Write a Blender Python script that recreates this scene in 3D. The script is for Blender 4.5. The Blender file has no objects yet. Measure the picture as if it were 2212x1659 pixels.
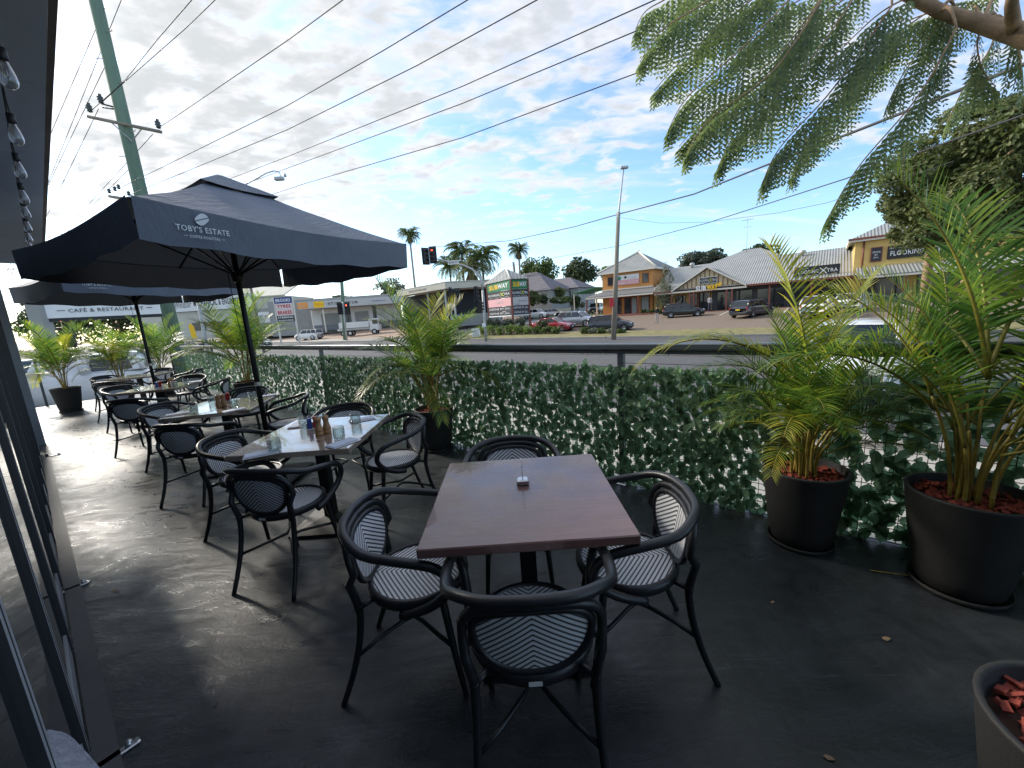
import bpy, bmesh, math, random
from mathutils import Vector, Matrix, Euler, noise as mnoise
R = math.radians
random.seed(11)
SC = bpy.context.scene
C = SC.collection
V = Vector

# ------------------------------------------------------------------ camera frame (measured from the vanishing points)
FPX, CX, CY, HC = 840.0, 1106.0, 829.5, 1.55
_d = V((1420-CX, 5456-CY, FPX)).normalized()                 # straight down, in camera space (x right, y down, z ahead)
_f = (V((0, 0, 1)) - _d*_d.z).normalized()
_r = _d.cross(_f).normalized()
if _r.x < 0: _r = -_r
RM = Matrix((_r, _f, -_d))
def ray(u, v): return RM @ V((u-CX, v-CY, FPX))
def gz(u, v, z=0.0):
    r = ray(u, v); t = (z-HC)/r.z; return V((r.x*t, r.y*t, z))
def gy(u, v, Y):
    r = ray(u, v); t = Y/r.y; return V((r.x*t, Y, HC+r.z*t))
SX, BX = V((.775, -.632, 0)).normalized(), V((.632, .775, 0)).normalized()   # along the street / away from the cafe
def gb(u, v, b):
    r = ray(u, v); t = b/r.dot(BX); return V((r.x*t, r.y*t, HC+r.z*t))
def W(s, b, z=0.0): return SX*s + BX*b + V((0, 0, z))
def sb(p): return p.dot(SX), p.dot(BX)
YAW = math.atan2(SX.y, SX.x)
def terrain(b):
    if b < 30: return -.9
    if b < 50: return -.9 + 1.15*(b-30)/20
    if b < 75: return .25 + .5*(b-50)/25
    return .75
def G(s, b, dz=0): return W(s, b, terrain(b)+dz)

# ------------------------------------------------------------------ mesh collector
class MB:
    def __init__(s): s.v = []; s.f = []; s.mi = []; s.sm = []; s.uv = {}; s.M = Matrix()
    def add(s, vs, fs, mi=0, smooth=False, uvs=None):
        n = len(s.v); M = s.M
        s.v += [M @ V(p) for p in vs]
        s.f += [tuple(i+n for i in f) for f in fs]
        s.mi += [mi]*len(fs); s.sm += [smooth]*len(fs)
        if uvs:
            for i, q in enumerate(uvs): s.uv[n+i] = q
        return s
    def box(s, c, d, rz=0, mi=0, mat=None, taper=1.0):
        x, y, z = d[0]/2, d[1]/2, d[2]/2
        M = Matrix.Translation(V(c)) @ (mat if mat else Matrix.Rotation(rz, 4, 'Z'))
        k = taper
        vs = [M @ V(p) for p in ((-x,-y,-z),(x,-y,-z),(x,y,-z),(-x,y,-z),(-x*k,-y*k,z),(x*k,-y*k,z),(x*k,y*k,z),(-x*k,y*k,z))]
        return s.add(vs, [(0,3,2,1),(4,5,6,7),(0,1,5,4),(1,2,6,5),(2,3,7,6),(3,0,4,7)], mi)
    def rbox(s, c, d, r=.01, rz=0, mi=0):
        "box with chamfered vertical edges and top/bottom edges"
        x, y, z = d[0]/2, d[1]/2, d[2]/2
        M = Matrix.Translation(V(c)) @ Matrix.Rotation(rz, 4, 'Z')
        def ring(i, zz):
            a, b_ = x-i, y-i
            return [(-a+r,-b_,zz),(a-r,-b_,zz),(a,-b_+r,zz),(a,b_-r,zz),(a-r,b_,zz),(-a+r,b_,zz),(-a,b_-r,zz),(-a,-b_+r,zz)]
        vs = []
        for i, zz in ((r*.7, -z), (0, -z+r*.7), (0, z-r*.7), (r*.7, z)): vs += [M @ V(p) for p in ring(i, zz)]
        fs = [tuple(reversed(range(8))), tuple(range(24, 32))]
        for k in range(3):
            for i in range(8): fs.append((k*8+i, k*8+(i+1)%8, k*8+8+(i+1)%8, k*8+8+i))
        return s.add(vs, fs, mi)
    def tube(s, pts, r, n=8, closed=False, mi=0, caps=True, smooth=True, flat=None):
        pts = [V(p) for p in pts]; N = len(pts)
        rs = r if isinstance(r, (list, tuple)) else [r]*N
        vs = []; fs = []; up = None
        for i, p in enumerate(pts):
            if closed: t = pts[(i+1) % N]-pts[i-1]
            else: t = pts[min(i+1, N-1)]-pts[max(i-1, 0)]
            t = t.normalized() if t.length > 1e-9 else V((0,0,1))
            if up is None:
                up = t.orthogonal().normalized() if flat is None else V(flat)
            up = (up - t*up.dot(t))
            up = up.normalized() if up.length > 1e-6 else t.orthogonal().normalized()
            b = t.cross(up)
            for k in range(n):
                a = 2*math.pi*k/n
                vs.append(p + (up*math.cos(a)+b*math.sin(a))*rs[i])
        m = N if closed else N-1
        for i in range(m):
            for k in range(n):
                j = (i+1) % N
                fs.append((i*n+k, i*n+(k+1)%n, j*n+(k+1)%n, j*n+k))
        if not closed and caps:
            fs.append(tuple(reversed(range(n)))); fs.append(tuple(range((N-1)*n, N*n)))
        return s.add(vs, fs, mi, smooth)
    def lathe(s, prof, n=20, c=(0,0,0), mi=0, smooth=True, ax='Z', capb=True, capt=True):
        c = V(c); vs = []; fs = []
        for r, z in prof:
            for k in range(n):
                a = 2*math.pi*k/n
                p = V((r*math.cos(a), r*math.sin(a), z))
                if ax == 'X': p = V((p.z, p.x, p.y))
                if ax == 'Y': p = V((p.y, p.z, p.x))
                vs.append(c+p)
        for i in range(len(prof)-1):
            for k in range(n): fs.append((i*n+k, i*n+(k+1)%n, (i+1)*n+(k+1)%n, (i+1)*n+k))
        if capb: fs.append(tuple(reversed(range(n))))
        if capt: fs.append(tuple(range((len(prof)-1)*n, len(prof)*n)))
        return s.add(vs, fs, mi, smooth)
    def slab(s, pts, thick, mi=0):
        "flat polygon of 3-D points given a thickness along its normal (downwards / backwards)"
        pts = [V(p) for p in pts]; n = len(pts)
        nn = (pts[1]-pts[0]).cross(pts[2]-pts[0]).normalized()
        vs = pts+[p-nn*thick for p in pts]
        fs = [tuple(range(n)), tuple(reversed(range(n, 2*n)))]
        for i in range(n): j = (i+1) % n; fs.append((i, n+i, n+j, j))
        return s.add(vs, fs, mi)
    def build(s, name, mats, parent=None, loc=None, rz=0):
        me = bpy.data.meshes.new(name)
        me.from_pydata([tuple(p) for p in s.v], [], s.f)
        if not isinstance(mats, (list, tuple)): mats = [mats]
        for m in mats: me.materials.append(m)
        me.polygons.foreach_set('material_index', s.mi)
        me.polygons.foreach_set('use_smooth', s.sm)
        if s.uv:
            uv = me.uv_layers.new(name='UVMap')
            li = [0]*len(me.loops); me.loops.foreach_get('vertex_index', li)
            flat = []
            for i in li: flat += s.uv.get(i, (0, 0))
            uv.data.foreach_set('uv', flat)
        me.update()
        o = bpy.data.objects.new(name, me); C.objects.link(o)
        if loc is not None: o.location = loc
        o.rotation_euler.z = rz
        if parent: o.parent = parent
        return o

def tag(o, label=None, cat=None, group=None, kind=None):
    if label: o['label'] = label
    if cat: o['category'] = cat
    if group: o['group'] = group
    if kind: o['kind'] = kind
    return o
def thing(name, label, cat, loc=(0,0,0), rz=0, group=None):
    o = bpy.data.objects.new(name, None); C.objects.link(o)
    o.location = loc; o.rotation_euler = (0, 0, rz); o.empty_display_size = .1
    return tag(o, label, cat, group)
KIDS = {}
def copy_tree(o, parent=None):
    c = o.copy(); C.objects.link(c)
    if parent: c.parent = parent
    for ch in o.children: copy_tree(ch, c)
    return c

_txt = {}
def text_geo(t, bold=0.0, shear=0.0):
    k = (t, bold, shear)
    if k not in _txt:
        cu = bpy.data.curves.new('lettering', 'FONT'); cu.body = t; cu.size = 1; cu.offset = bold; cu.shear = shear
        cu.resolution_u = 2; cu.align_x = 'CENTER'; cu.space_character = 1.08
        o = bpy.data.objects.new('lettering', cu); C.objects.link(o)
        bpy.context.view_layer.update()
        me = bpy.data.meshes.new_from_object(o.evaluated_get(bpy.context.evaluated_depsgraph_get()))
        vs = [tuple(v.co) for v in me.vertices]; fs = [tuple(p.vertices) for p in me.polygons]
        bpy.data.objects.remove(o); bpy.data.curves.remove(cu); bpy.data.meshes.remove(me)
        _txt[k] = (vs, fs)
    return _txt[k]
def text(mb, t, M, w=None, h=None, bold=.01, shear=0, mi=0):
    "lettering centred on the origin of M, in M's x-y plane, fitted to width w and height h"
    vs, fs = text_geo(t, bold, shear)
    x0 = min(p[0] for p in vs); x1 = max(p[0] for p in vs); y0 = min(p[1] for p in vs); y1 = max(p[1] for p in vs)
    kx = (w/(x1-x0)) if w else None; ky = (h/(y1-y0)) if h else None
    kx = kx or ky; ky = ky or kx
    mb.add([M @ V(((p[0]-(x0+x1)/2)*kx, (p[1]-(y0+y1)/2)*ky, 0)) for p in vs], fs, mi)

def smooth(P, n=18):
    P = [V(p) for p in P]; out = []
    for k in range(n+1):
        t = k/n; m_ = len(P)-1; x = t*m_; i = min(int(x), m_-1); f = x-i
        p0 = P[max(i-1, 0)]; p1 = P[i]; p2 = P[i+1]; p3 = P[min(i+2, m_)]
        out.append(.5*((2*p1)+(p2-p0)*f+(2*p0-5*p1+4*p2-p3)*f*f+(3*p1-p0-3*p2+p3)*f*f*f))
    return out
# ------------------------------------------------------------------ materials
def nt(name):
    m = bpy.data.materials.new(name); m.use_nodes = True
    t = m.node_tree; return m, t, t.nodes['Principled BSDF'], t.links
def mat(name, col, rough=.6, metal=0, var=.12, vs=6, bump=0, bs=60, spec=.5, coat=0, emit=None, es=0, trans=0, stretch=None):
    m, t, p, L = nt(name); N = t.nodes
    p.inputs['Roughness'].default_value = rough; p.inputs['Metallic'].default_value = metal
    p.inputs['Specular IOR Level'].default_value = spec
    p.inputs['Coat Weight'].default_value = coat
    co = N.new('ShaderNodeTexCoord'); src = co.outputs['Object']
    if stretch:
        mp = N.new('ShaderNodeMapping'); mp.inputs['Scale'].default_value = stretch; L.new(src, mp.inputs[0]); src = mp.outputs[0]
    if var:
        n = N.new('ShaderNodeTexNoise'); n.inputs['Scale'].default_value = vs; n.inputs['Detail'].default_value = 5; n.inputs['Roughness'].default_value = .65
        L.new(src, n.inputs['Vector'])
        r = N.new('ShaderNodeValToRGB')
        r.color_ramp.elements[0].position = .3; r.color_ramp.elements[1].position = .7
        r.color_ramp.elements[0].color = tuple(c*(1-var) for c in col)+(1,)
        r.color_ramp.elements[1].color = tuple(min(1, c*(1+var)) for c in col)+(1,)
        L.new(n.outputs[0], r.inputs[0]); L.new(r.outputs[0], p.inputs['Base Color'])
    else: p.inputs['Base Color'].default_value = tuple(col)+(1,)
    if bump:
        n2 = N.new('ShaderNodeTexNoise'); n2.inputs['Scale'].default_value = bs; n2.inputs['Detail'].default_value = 4
        L.new(src, n2.inputs['Vector'])
        b = N.new('ShaderNodeBump'); b.inputs['Strength'].default_value = bump; b.inputs['Distance'].default_value = .01
        L.new(n2.outputs[0], b.inputs['Height']); L.new(b.outputs[0], p.inputs['Normal'])
    if emit:
        p.inputs['Emission Color'].default_value = tuple(emit)+(1,); p.inputs['Emission Strength'].default_value = es
    if trans: p.inputs['Transmission Weight'].default_value = trans
    return m
def leafmat(name, cols, rough=.45, trl=.35, spec=.5):
    "foliage: colour differs from leaf to leaf; some light passes through"
    m, t, p, L = nt(name); N = t.nodes
    g = N.new('ShaderNodeNewGeometry'); r = N.new('ShaderNodeValToRGB'); r.color_ramp.interpolation = 'LINEAR'
    e = r.color_ramp.elements
    e[0].color = tuple(cols[0])+(1,); e[1].color = tuple(cols[-1])+(1,)
    for i, c in enumerate(cols[1:-1]):
        x = e.new((i+1)/(len(cols)-1)); x.color = tuple(c)+(1,)
    L.new(g.outputs['Random Per Island'], r.inputs[0])
    L.new(r.outputs[0], p.inputs['Base Color']); p.inputs['Roughness'].default_value = rough; p.inputs['Specular IOR Level'].default_value = spec
    tr = N.new('ShaderNodeBsdfTranslucent')
    hs = N.new('ShaderNodeHueSaturation'); hs.inputs['Hue'].default_value = .485; hs.inputs['Value'].default_value = 1.9; hs.inputs['Saturation'].default_value = 1.05
    L.new(r.outputs[0], hs.inputs['Color']); L.new(hs.outputs[0], tr.inputs['Color'])
    mx = N.new('ShaderNodeMixShader'); mx.inputs[0].default_value = trl
    L.new(p.outputs[0], mx.inputs[1]); L.new(tr.outputs[0], mx.inputs[2])
    L.new(mx.outputs[0], N['Material Output'].inputs['Surface'])
    return m

def herringbone():
    m, t, p, L = nt('black_and_white_weave'); N = t.nodes
    uv = N.new('ShaderNodeUVMap'); uv.uv_map = 'UVMap'
    sx = N.new('ShaderNodeSeparateXYZ'); L.new(uv.outputs[0], sx.inputs[0])
    def mth(op, a, b=None):
        n = N.new('ShaderNodeMath'); n.operation = op
        for i, q in enumerate((a, b)):
            if q is None: continue
            if isinstance(q, (int, float)): n.inputs[i].default_value = q
            else: L.new(q, n.inputs[i])
        return n.outputs[0]
    ax = mth('ABSOLUTE', sx.outputs[0])
    st = mth('MULTIPLY', mth('FLOOR', mth('DIVIDE', ax, .0055)), .0055)     # each strand steps sideways
    v = mth('ADD', sx.outputs[1], mth('MULTIPLY', st, -.75))
    fr = mth('FRACT', mth('DIVIDE', v, .021))
    mask = mth('GREATER_THAN', fr, .37)
    # slim dark grooves between strands
    gr = mth('GREATER_THAN', mth('FRACT', mth('DIVIDE', ax, .0055)), .14)
    mx = N.new('ShaderNodeMix'); mx.data_type = 'RGBA'
    mx.inputs['A'].default_value = (.018, .02, .026, 1); mx.inputs['B'].default_value = (.88, .89, .91, 1)
    L.new(mth('MULTIPLY', mask, mth('ADD', mth('MULTIPLY', gr, .35), .65)), mx.inputs['Factor'])
    L.new(mx.outputs['Result'], p.inputs['Base Color'])
    p.inputs['Roughness'].default_value = .45
    b = N.new('ShaderNodeBump'); b.inputs['Strength'].default_value = .5; b.inputs['Distance'].default_value = .002
    L.new(gr, b.inputs['Height']); L.new(b.outputs[0], p.inputs['Normal'])
    return m

def floor_mat():
    m, t, p, L = nt('wet_dark_concrete'); N = t.nodes
    co = N.new('ShaderNodeTexCoord')
    def noise(sc, det, st=None, rot=0, rough=.6, dist=0):
        mp = N.new('ShaderNodeMapping'); mp.inputs['Scale'].default_value = st or (1,1,1); mp.inputs['Rotation'].default_value = (0,0,rot)
        L.new(co.outputs['Object'], mp.inputs[0])
        n = N.new('ShaderNodeTexNoise'); n.inputs['Scale'].default_value = sc; n.inputs['Detail'].default_value = det; n.inputs['Roughness'].default_value = rough; n.inputs['Distortion'].default_value = dist
        L.new(mp.outputs[0], n.inputs['Vector']); return n.outputs[0]
    def ramp(src, a, b, ca, cb):
        r = N.new('ShaderNodeValToRGB'); r.color_ramp.elements[0].position = a; r.color_ramp.elements[1].position = b
        r.color_ramp.elements[0].color = ca; r.color_ramp.elements[1].color = cb; L.new(src, r.inputs[0]); return r.outputs[0]
    n1 = noise(1.6, 8, (1, 1.6, 1), .9, .66, 1.2)
    g = lambda x: (x*.88, x*1.0, x*1.1, 1)
    col = ramp(n1, .3, .75, g(.021), g(.05))
    n4 = noise(14, 6, (1, .35, 1), .75, .7, .8)
    mx = N.new('ShaderNodeMix'); mx.data_type = 'RGBA'; mx.blend_type = 'MULTIPLY'; mx.inputs['Factor'].default_value = .6
    L.new(col, mx.inputs['A']); L.new(ramp(n4, .35, .7, (.6,.6,.6,1), (1.25,1.25,1.25,1)), mx.inputs['B'])
    sp = noise(55, 3, None, 0, .7)                                # grit and pale scuffs
    sc_ = noise(3.5, 9, (.25, 2.2, 1), 1.1, .75, 2.5)
    m3 = N.new('ShaderNodeMix'); m3.data_type = 'RGBA'; m3.inputs['B'].default_value = (.13, .135, .14, 1)
    ad = N.new('ShaderNodeMath'); ad.operation = 'MAXIMUM'; L.new(ramp(sp, .70, .78, (0,0,0,1), (.5,.5,.5,1)), ad.inputs[0]); L.new(ramp(sc_, .60, .74, (0,0,0,1), (.55,.55,.55,1)), ad.inputs[1])
    L.new(ad.outputs[0], m3.inputs['Factor']); L.new(mx.outputs['Result'], m3.inputs['A']); L.new(m3.outputs['Result'], p.inputs['Base Color'])
    n2 = noise(1.9, 10, (1, 2.1, 1), .6, .74, 1.6)
    L.new(ramp(n2, .36, .66, (.2,)*3+(1,), (.62,)*3+(1,)), p.inputs['Roughness'])
    n3 = noise(7, 8, (.5, 1.4, 1), .65, .72, 2.2)
    b = N.new('ShaderNodeBump'); b.inputs['Strength'].default_value = .3; b.inputs['Distance'].default_value = .01
    L.new(n3, b.inputs['Height'])
    n5 = noise(90, 3)
    b2 = N.new('ShaderNodeBump'); b2.inputs['Strength'].default_value = .12; b2.inputs['Distance'].default_value = .004
    L.new(n5, b2.inputs['Height']); L.new(b.outputs[0], b2.inputs['Normal'])
    L.new(b2.outputs[0], p.inputs['Normal'])
    p.inputs['Specular IOR Level'].default_value = .42
    p.inputs['Coat Weight'].default_value = .22; p.inputs['Coat Roughness'].default_value = .16
    L.new(b.outputs[0], p.inputs['Coat Normal'])
    return m

def wood(name, c0, c1, rough, scale=(1.2, 22, 1), spec=.5, planks=0, coat=0):
    m, t, p, L = nt(name); N = t.nodes
    co = N.new('ShaderNodeTexCoord'); mp = N.new('ShaderNodeMapping'); mp.inputs['Scale'].default_value = scale
    L.new(co.outputs['Object'], mp.inputs[0])
    n = N.new('ShaderNodeTexNoise'); n.inputs['Scale'].default_value = 3; n.inputs['Detail'].default_value = 7; n.inputs['Distortion'].default_value = .8; n.inputs['Roughness'].default_value = .6
    L.new(mp.outputs[0], n.inputs['Vector'])
    r = N.new('ShaderNodeValToRGB'); r.color_ramp.elements[0].position = .3; r.color_ramp.elements[1].position = .72
    r.color_ramp.elements[0].color = tuple(c0)+(1,); r.color_ramp.elements[1].color = tuple(c1)+(1,)
    L.new(n.outputs[0], r.inputs[0]); L.new(r.outputs[0], p.inputs['Base Color'])
    n2 = N.new('ShaderNodeTexNoise'); n2.inputs['Scale'].default_value = 5; n2.inputs['Detail'].default_value = 6; L.new(co.outputs['Object'], n2.inputs['Vector'])
    mr = N.new('ShaderNodeMapRange'); mr.inputs['From Min'].default_value = .3; mr.inputs['From Max'].default_value = .7
    mr.inputs['To Min'].default_value = rough*.75; mr.inputs['To Max'].default_value = rough*1.35
    L.new(n2.outputs[0], mr.inputs[0]); L.new(mr.outputs[0], p.inputs['Roughness'])
    b = N.new('ShaderNodeBump'); b.inputs['Strength'].default_value = .12; b.inputs['Distance'].default_value = .002
    L.new(n.outputs[0], b.inputs['Height']); L.new(b.outputs[0], p.inputs['Normal'])
    p.inputs['Specular IOR Level'].default_value = spec; p.inputs['Coat Weight'].default_value = coat
    return m

def ribbed(name, col, pitch=.2, axis=0, depth=.03, rough=.45, metal=0, var=.1):
    "corrugated metal sheet or board cladding: ribs run along the other axis (object space)"
    m, t, p, L = nt(name); N = t.nodes
    co = N.new('ShaderNodeTexCoord'); sp = N.new('ShaderNodeSeparateXYZ'); L.new(co.outputs['Object'], sp.inputs[0])
    a = N.new('ShaderNodeMath'); a.operation = 'MULTIPLY'; a.inputs[1].default_value = 2*math.pi/pitch; L.new(sp.outputs[axis], a.inputs[0])
    sn = N.new('ShaderNodeMath'); sn.operation = 'SINE'; L.new(a.outputs[0], sn.inputs[0])
    b = N.new('ShaderNodeBump'); b.inputs['Strength'].default_value = .9; b.inputs['Distance'].default_value = depth
    L.new(sn.outputs[0], b.inputs['Height']); L.new(b.outputs[0], p.inputs['Normal'])
    n = N.new('ShaderNodeTexNoise'); n.inputs['Scale'].default_value = .7; n.inputs['Detail'].default_value = 6; L.new(co.outputs['Object'], n.inputs['Vector'])
    r = N.new('ShaderNodeValToRGB'); r.color_ramp.elements[0].position = .3; r.color_ramp.elements[1].position = .7
    r.color_ramp.elements[0].color = tuple(c*(1-var) for c in col)+(1,); r.color_ramp.elements[1].color = tuple(c*(1+var) for c in col)+(1,)
    L.new(n.outputs[0], r.inputs[0])
    pr_ = N.new('ShaderNodeMapRange'); pr_.inputs['From Min'].default_value = -1; pr_.inputs['To Min'].default_value = .86; L.new(sn.outputs[0], pr_.inputs[0])
    mx = N.new('ShaderNodeMix'); mx.data_type = 'RGBA'; mx.blend_type = 'MULTIPLY'; mx.inputs['Factor'].default_value = .5
    L.new(r.outputs[0], mx.inputs['A']); L.new(pr_.outputs[0], mx.inputs['B']); L.new(mx.outputs['Result'], p.inputs['Base Color'])
    p.inputs['Roughness'].default_value = rough; p.inputs['Metallic'].default_value = metal
    return m

def fabric(name, col, trl=.25):
    m, t, p, L = nt(name); N = t.nodes
    co = N.new('ShaderNodeTexCoord')
    n = N.new('ShaderNodeTexNoise'); n.inputs['Scale'].default_value = 2.2; n.inputs['Detail'].default_value = 6; n.inputs['Distortion'].default_value = .6; L.new(co.outputs['Object'], n.inputs['Vector'])
    r = N.new('ShaderNodeValToRGB'); r.color_ramp.elements[0].position = .3; r.color_ramp.elements[1].position = .7
    r.color_ramp.elements[0].color = tuple(c*.9 for c in col)+(1,); r.color_ramp.elements[1].color = tuple(c*1.1 for c in col)+(1,)
    L.new(n.outputs[0], r.inputs[0]); p.inputs['Roughness'].default_value = .8
    g_ = N.new('ShaderNodeNewGeometry'); bk = N.new('ShaderNodeMix'); bk.data_type = 'RGBA'; bk.inputs['B'].default_value = (.004, .0045, .0055, 1)   # underside coloured near-black to stand for the shade inside the canopy
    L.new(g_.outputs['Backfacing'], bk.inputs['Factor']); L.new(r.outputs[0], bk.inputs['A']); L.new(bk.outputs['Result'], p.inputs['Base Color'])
    mp = N.new('ShaderNodeMapping'); mp.inputs['Scale'].default_value = (9, 2, 2); mp.inputs['Rotation'].default_value = (0, 0, .5); L.new(co.outputs['Object'], mp.inputs[0])
    n2 = N.new('ShaderNodeTexNoise'); n2.inputs['Scale'].default_value = 2.5; n2.inputs['Detail'].default_value = 4; n2.inputs['Distortion'].default_value = 1; L.new(mp.outputs[0], n2.inputs['Vector'])
    b = N.new('ShaderNodeBump'); b.inputs['Strength'].default_value = .7; b.inputs['Distance'].default_value = .014
    L.new(n2.outputs[0], b.inputs['Height']); L.new(b.outputs[0], p.inputs['Normal'])
    tr = N.new('ShaderNodeBsdfTranslucent'); L.new(r.outputs[0], tr.inputs['Color'])
    mx = N.new('ShaderNodeMixShader'); mx.inputs[0].default_value = trl
    L.new(p.outputs[0], mx.inputs[1]); L.new(tr.outputs[0], mx.inputs[2]); L.new(mx.outputs[0], N['Material Output'].inputs['Surface'])
    return m

def glassmat(name, col=(.95, .98, .97), ior=1.45, rough=.02):
    "thin clear glass: reflection by fresnel over see-through"
    m, t, p, L = nt(name); N = t.nodes
    lw = N.new('ShaderNodeLayerWeight'); lw.inputs['Blend'].default_value = .5
    pw = N.new('ShaderNodeMath'); pw.operation = 'POWER'; pw.inputs[1].default_value = 1.7; L.new(lw.outputs['Facing'], pw.inputs[0])
    fr = N.new('ShaderNodeMath'); fr.operation = 'MULTIPLY_ADD'; fr.inputs[1].default_value = (ior-1)*1.1; fr.inputs[2].default_value = .09; L.new(pw.outputs[0], fr.inputs[0])
    gl = N.new('ShaderNodeBsdfGlossy'); gl.inputs['Roughness'].default_value = rough
    tr = N.new('ShaderNodeBsdfTransparent'); tr.inputs['Color'].default_value = tuple(col)+(1,)
    mx = N.new('ShaderNodeMixShader'); L.new(fr.outputs[0], mx.inputs[0]); L.new(tr.outputs[0], mx.inputs[1]); L.new(gl.outputs[0], mx.inputs[2])
    L.new(mx.outputs[0], N['Material Output'].inputs['Surface'])
    return m

M = {}
def mm(k, *a, **q): M[k] = mat(k, *a, **q)
mm('black_frame', (.014, .015, .018), .38, var=.25, vs=14, bump=.06, bs=220)
mm('pot_black', (.017, .017, .017), .7, var=.15, bump=.25, bs=260)
mm('pole_black', (.008, .009, .011), .5, var=.2)
mm('rail_grey', (.085, .105, .12), .42, var=.12)
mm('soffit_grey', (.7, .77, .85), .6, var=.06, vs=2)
mm('mullion_grey', (.33, .35, .38), .42, var=.08)
mm('mullion_dark', (.035, .037, .042), .4, var=.1)
mm('steel', (.55, .56, .58), .3, metal=1, var=.12, vs=20)
mm('white_paint', (.78, .78, .76), .5, var=.05)
mm('paper', (.8, .81, .84), .7, var=.04, bump=.1, bs=40)
mm('napkin', (.62, .66, .76), .8, var=.06, bump=.15, bs=50)
mm('mulch', (.20, .035, .02), .85, var=.5, vs=35)
mm('soil', (.045, .02, .013), .95, var=.4, vs=25)
mm('mill_wood', (.36, .2, .09), .4, var=.3, vs=18, stretch=(1, 1, .2))
mm('red_plastic', (.5, .03, .02), .4, var=.08)
mm('blue_paper', (.03, .07, .3), .5, var=.08)
mm('bulb_black', (.01, .01, .01), .5, var=0)
mm('white_print', (.72, .76, .8), .7, var=.05)
mm('grey_felt', (.3, .31, .36), .95, var=.25, vs=40, bump=.8, bs=160)
mm('kerb_cream', (.6, .58, .5), .8, var=.15, vs=9, bump=.2, bs=80)
mm('net_green', (.012, .03, .018), .6, var=.1)
M['weave'] = herringbone()
M['floor'] = floor_mat()
M['wood_dark'] = wood('mahogany_table', (.12, .058, .05), (.19, .10, .088), .26, spec=.6, coat=.5)
M['wood_pale'] = wood('weathered_table', (.19, .135, .105), (.36, .28, .22), .22, scale=(1.0, 16, 1), spec=.7, coat=.8)
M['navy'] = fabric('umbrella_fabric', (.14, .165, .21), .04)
M['glass'] = glassmat('tumbler_glass', (.90, .94, .93), 1.6, .08)
M['bulb_glass'] = glassmat('bulb_glass', (.9, .9, .9), 1.9, .15)
M['pane'] = mat('door_pane', (.012, .014, .016), .015, var=0, spec=.7)
M['palm'] = leafmat('palm_leaf', [(.04, .10, .022), (.065, .15, .028), (.12, .22, .036), (.24, .30, .04), (.09, .18, .032), (.05, .125, .024)], .36, .5)
M['palm_gold'] = leafmat('palm_leaf_gold', [(.12, .2, .03), (.3, .31, .035), (.21, .26, .03), (.4, .34, .04)], .4, .42)
mm('rachis', (.22, .2, .03), .5, var=.35, vs=5)
mm('cane', (.27, .2, .035), .5, var=.5, vs=16, stretch=(1, 1, .5))
M['ivy'] = leafmat('ivy_leaf', [(.08, .145, .088), (.115, .195, .115), (.165, .26, .155), (.09, .165, .1), (.25, .36, .23)], .36, .48)
M['ivy_big'] = leafmat('ivy_leaf_large', [(.10, .175, .11), (.14, .235, .14), (.085, .15, .095), (.2, .3, .19)], .38, .45)
M['jac'] = leafmat('jacaranda_leaf', [(.075, .13, .04), (.12, .18, .055), (.17, .22, .075), (.055, .10, .045)], .5, .45)
mm('bark', (.3, .2, .12), .9, var=.4, vs=10, bump=.6, bs=25)
# ------------------------------------------------------------------ camera, light, sky
cam = bpy.data.cameras.new('camera'); co = bpy.data.objects.new('camera', cam); C.objects.link(co)
cam.sensor_width = 36; cam.lens = 36*FPX/2212; cam.clip_start = .02; cam.clip_end = 3000
_r3 = RM.transposed()
cx, cy_, cz = RM @ V((1,0,0)), RM @ V((0,-1,0)), RM @ V((0,0,-1))
co.matrix_world = Matrix(((cx.x, cy_.x, cz.x, 0), (cx.y, cy_.y, cz.y, 0), (cx.z, cy_.z, cz.z, HC), (0,0,0,1)))
SC.camera = co
SUN_AZ = Vector((-.82, .572, 0)).normalized(); SUN_EL = R(30)
sd = V((SUN_AZ.x*math.cos(SUN_EL), SUN_AZ.y*math.cos(SUN_EL), math.sin(SUN_EL)))
sun = bpy.data.lights.new('sun', 'SUN'); so = bpy.data.objects.new('sun', sun); C.objects.link(so)
sun.energy = 1.55; sun.angle = R(11); sun.color = (1, .93, .82)
so.rotation_euler = sd.to_track_quat('Z', 'Y').to_euler()

w = bpy.data.worlds.new('World'); SC.world = w; w.use_nodes = True
T = w.node_tree; N = T.nodes; L = T.links
bg = N['Background']; bg.inputs['Strength'].default_value = .1
sky = N.new('ShaderNodeTexSky'); sky.sky_type = 'NISHITA'; sky.sun_disc = False
sky.sun_elevation = SUN_EL; sky.sun_rotation = math.atan2(sd.x, sd.y); sky.air_density = 1.0; sky.dust_density = .6; sky.ozone_density = 1.6
def wm(op, a, b=None, c=None):
    n = N.new('ShaderNodeMath'); n.operation = op
    for i, q in enumerate((a, b, c)):
        if q is None: continue
        if isinstance(q, (int, float)): n.inputs[i].default_value = q
        else: L.new(q, n.inputs[i])
    return n.outputs[0]
def wmap(x, a, b, c, d):
    n = N.new('ShaderNodeMapRange'); n.interpolation_type = 'SMOOTHSTEP'
    for i, q in enumerate((a, b, c, d)): n.inputs[i+1].default_value = q
    L.new(x, n.inputs[0]); return n.outputs[0]
tc = N.new('ShaderNodeTexCoord'); sx = N.new('ShaderNodeSeparateXYZ'); L.new(tc.outputs['Generated'], sx.inputs[0])
X, Y, Z = sx.outputs
zc = wm('ADD', wm('MAXIMUM', Z, 0.0), .16)
cb = N.new('ShaderNodeCombineXYZ'); L.new(wm('DIVIDE', X, zc), cb.inputs[0]); L.new(wm('DIVIDE', Y, zc), cb.inputs[1])
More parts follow.
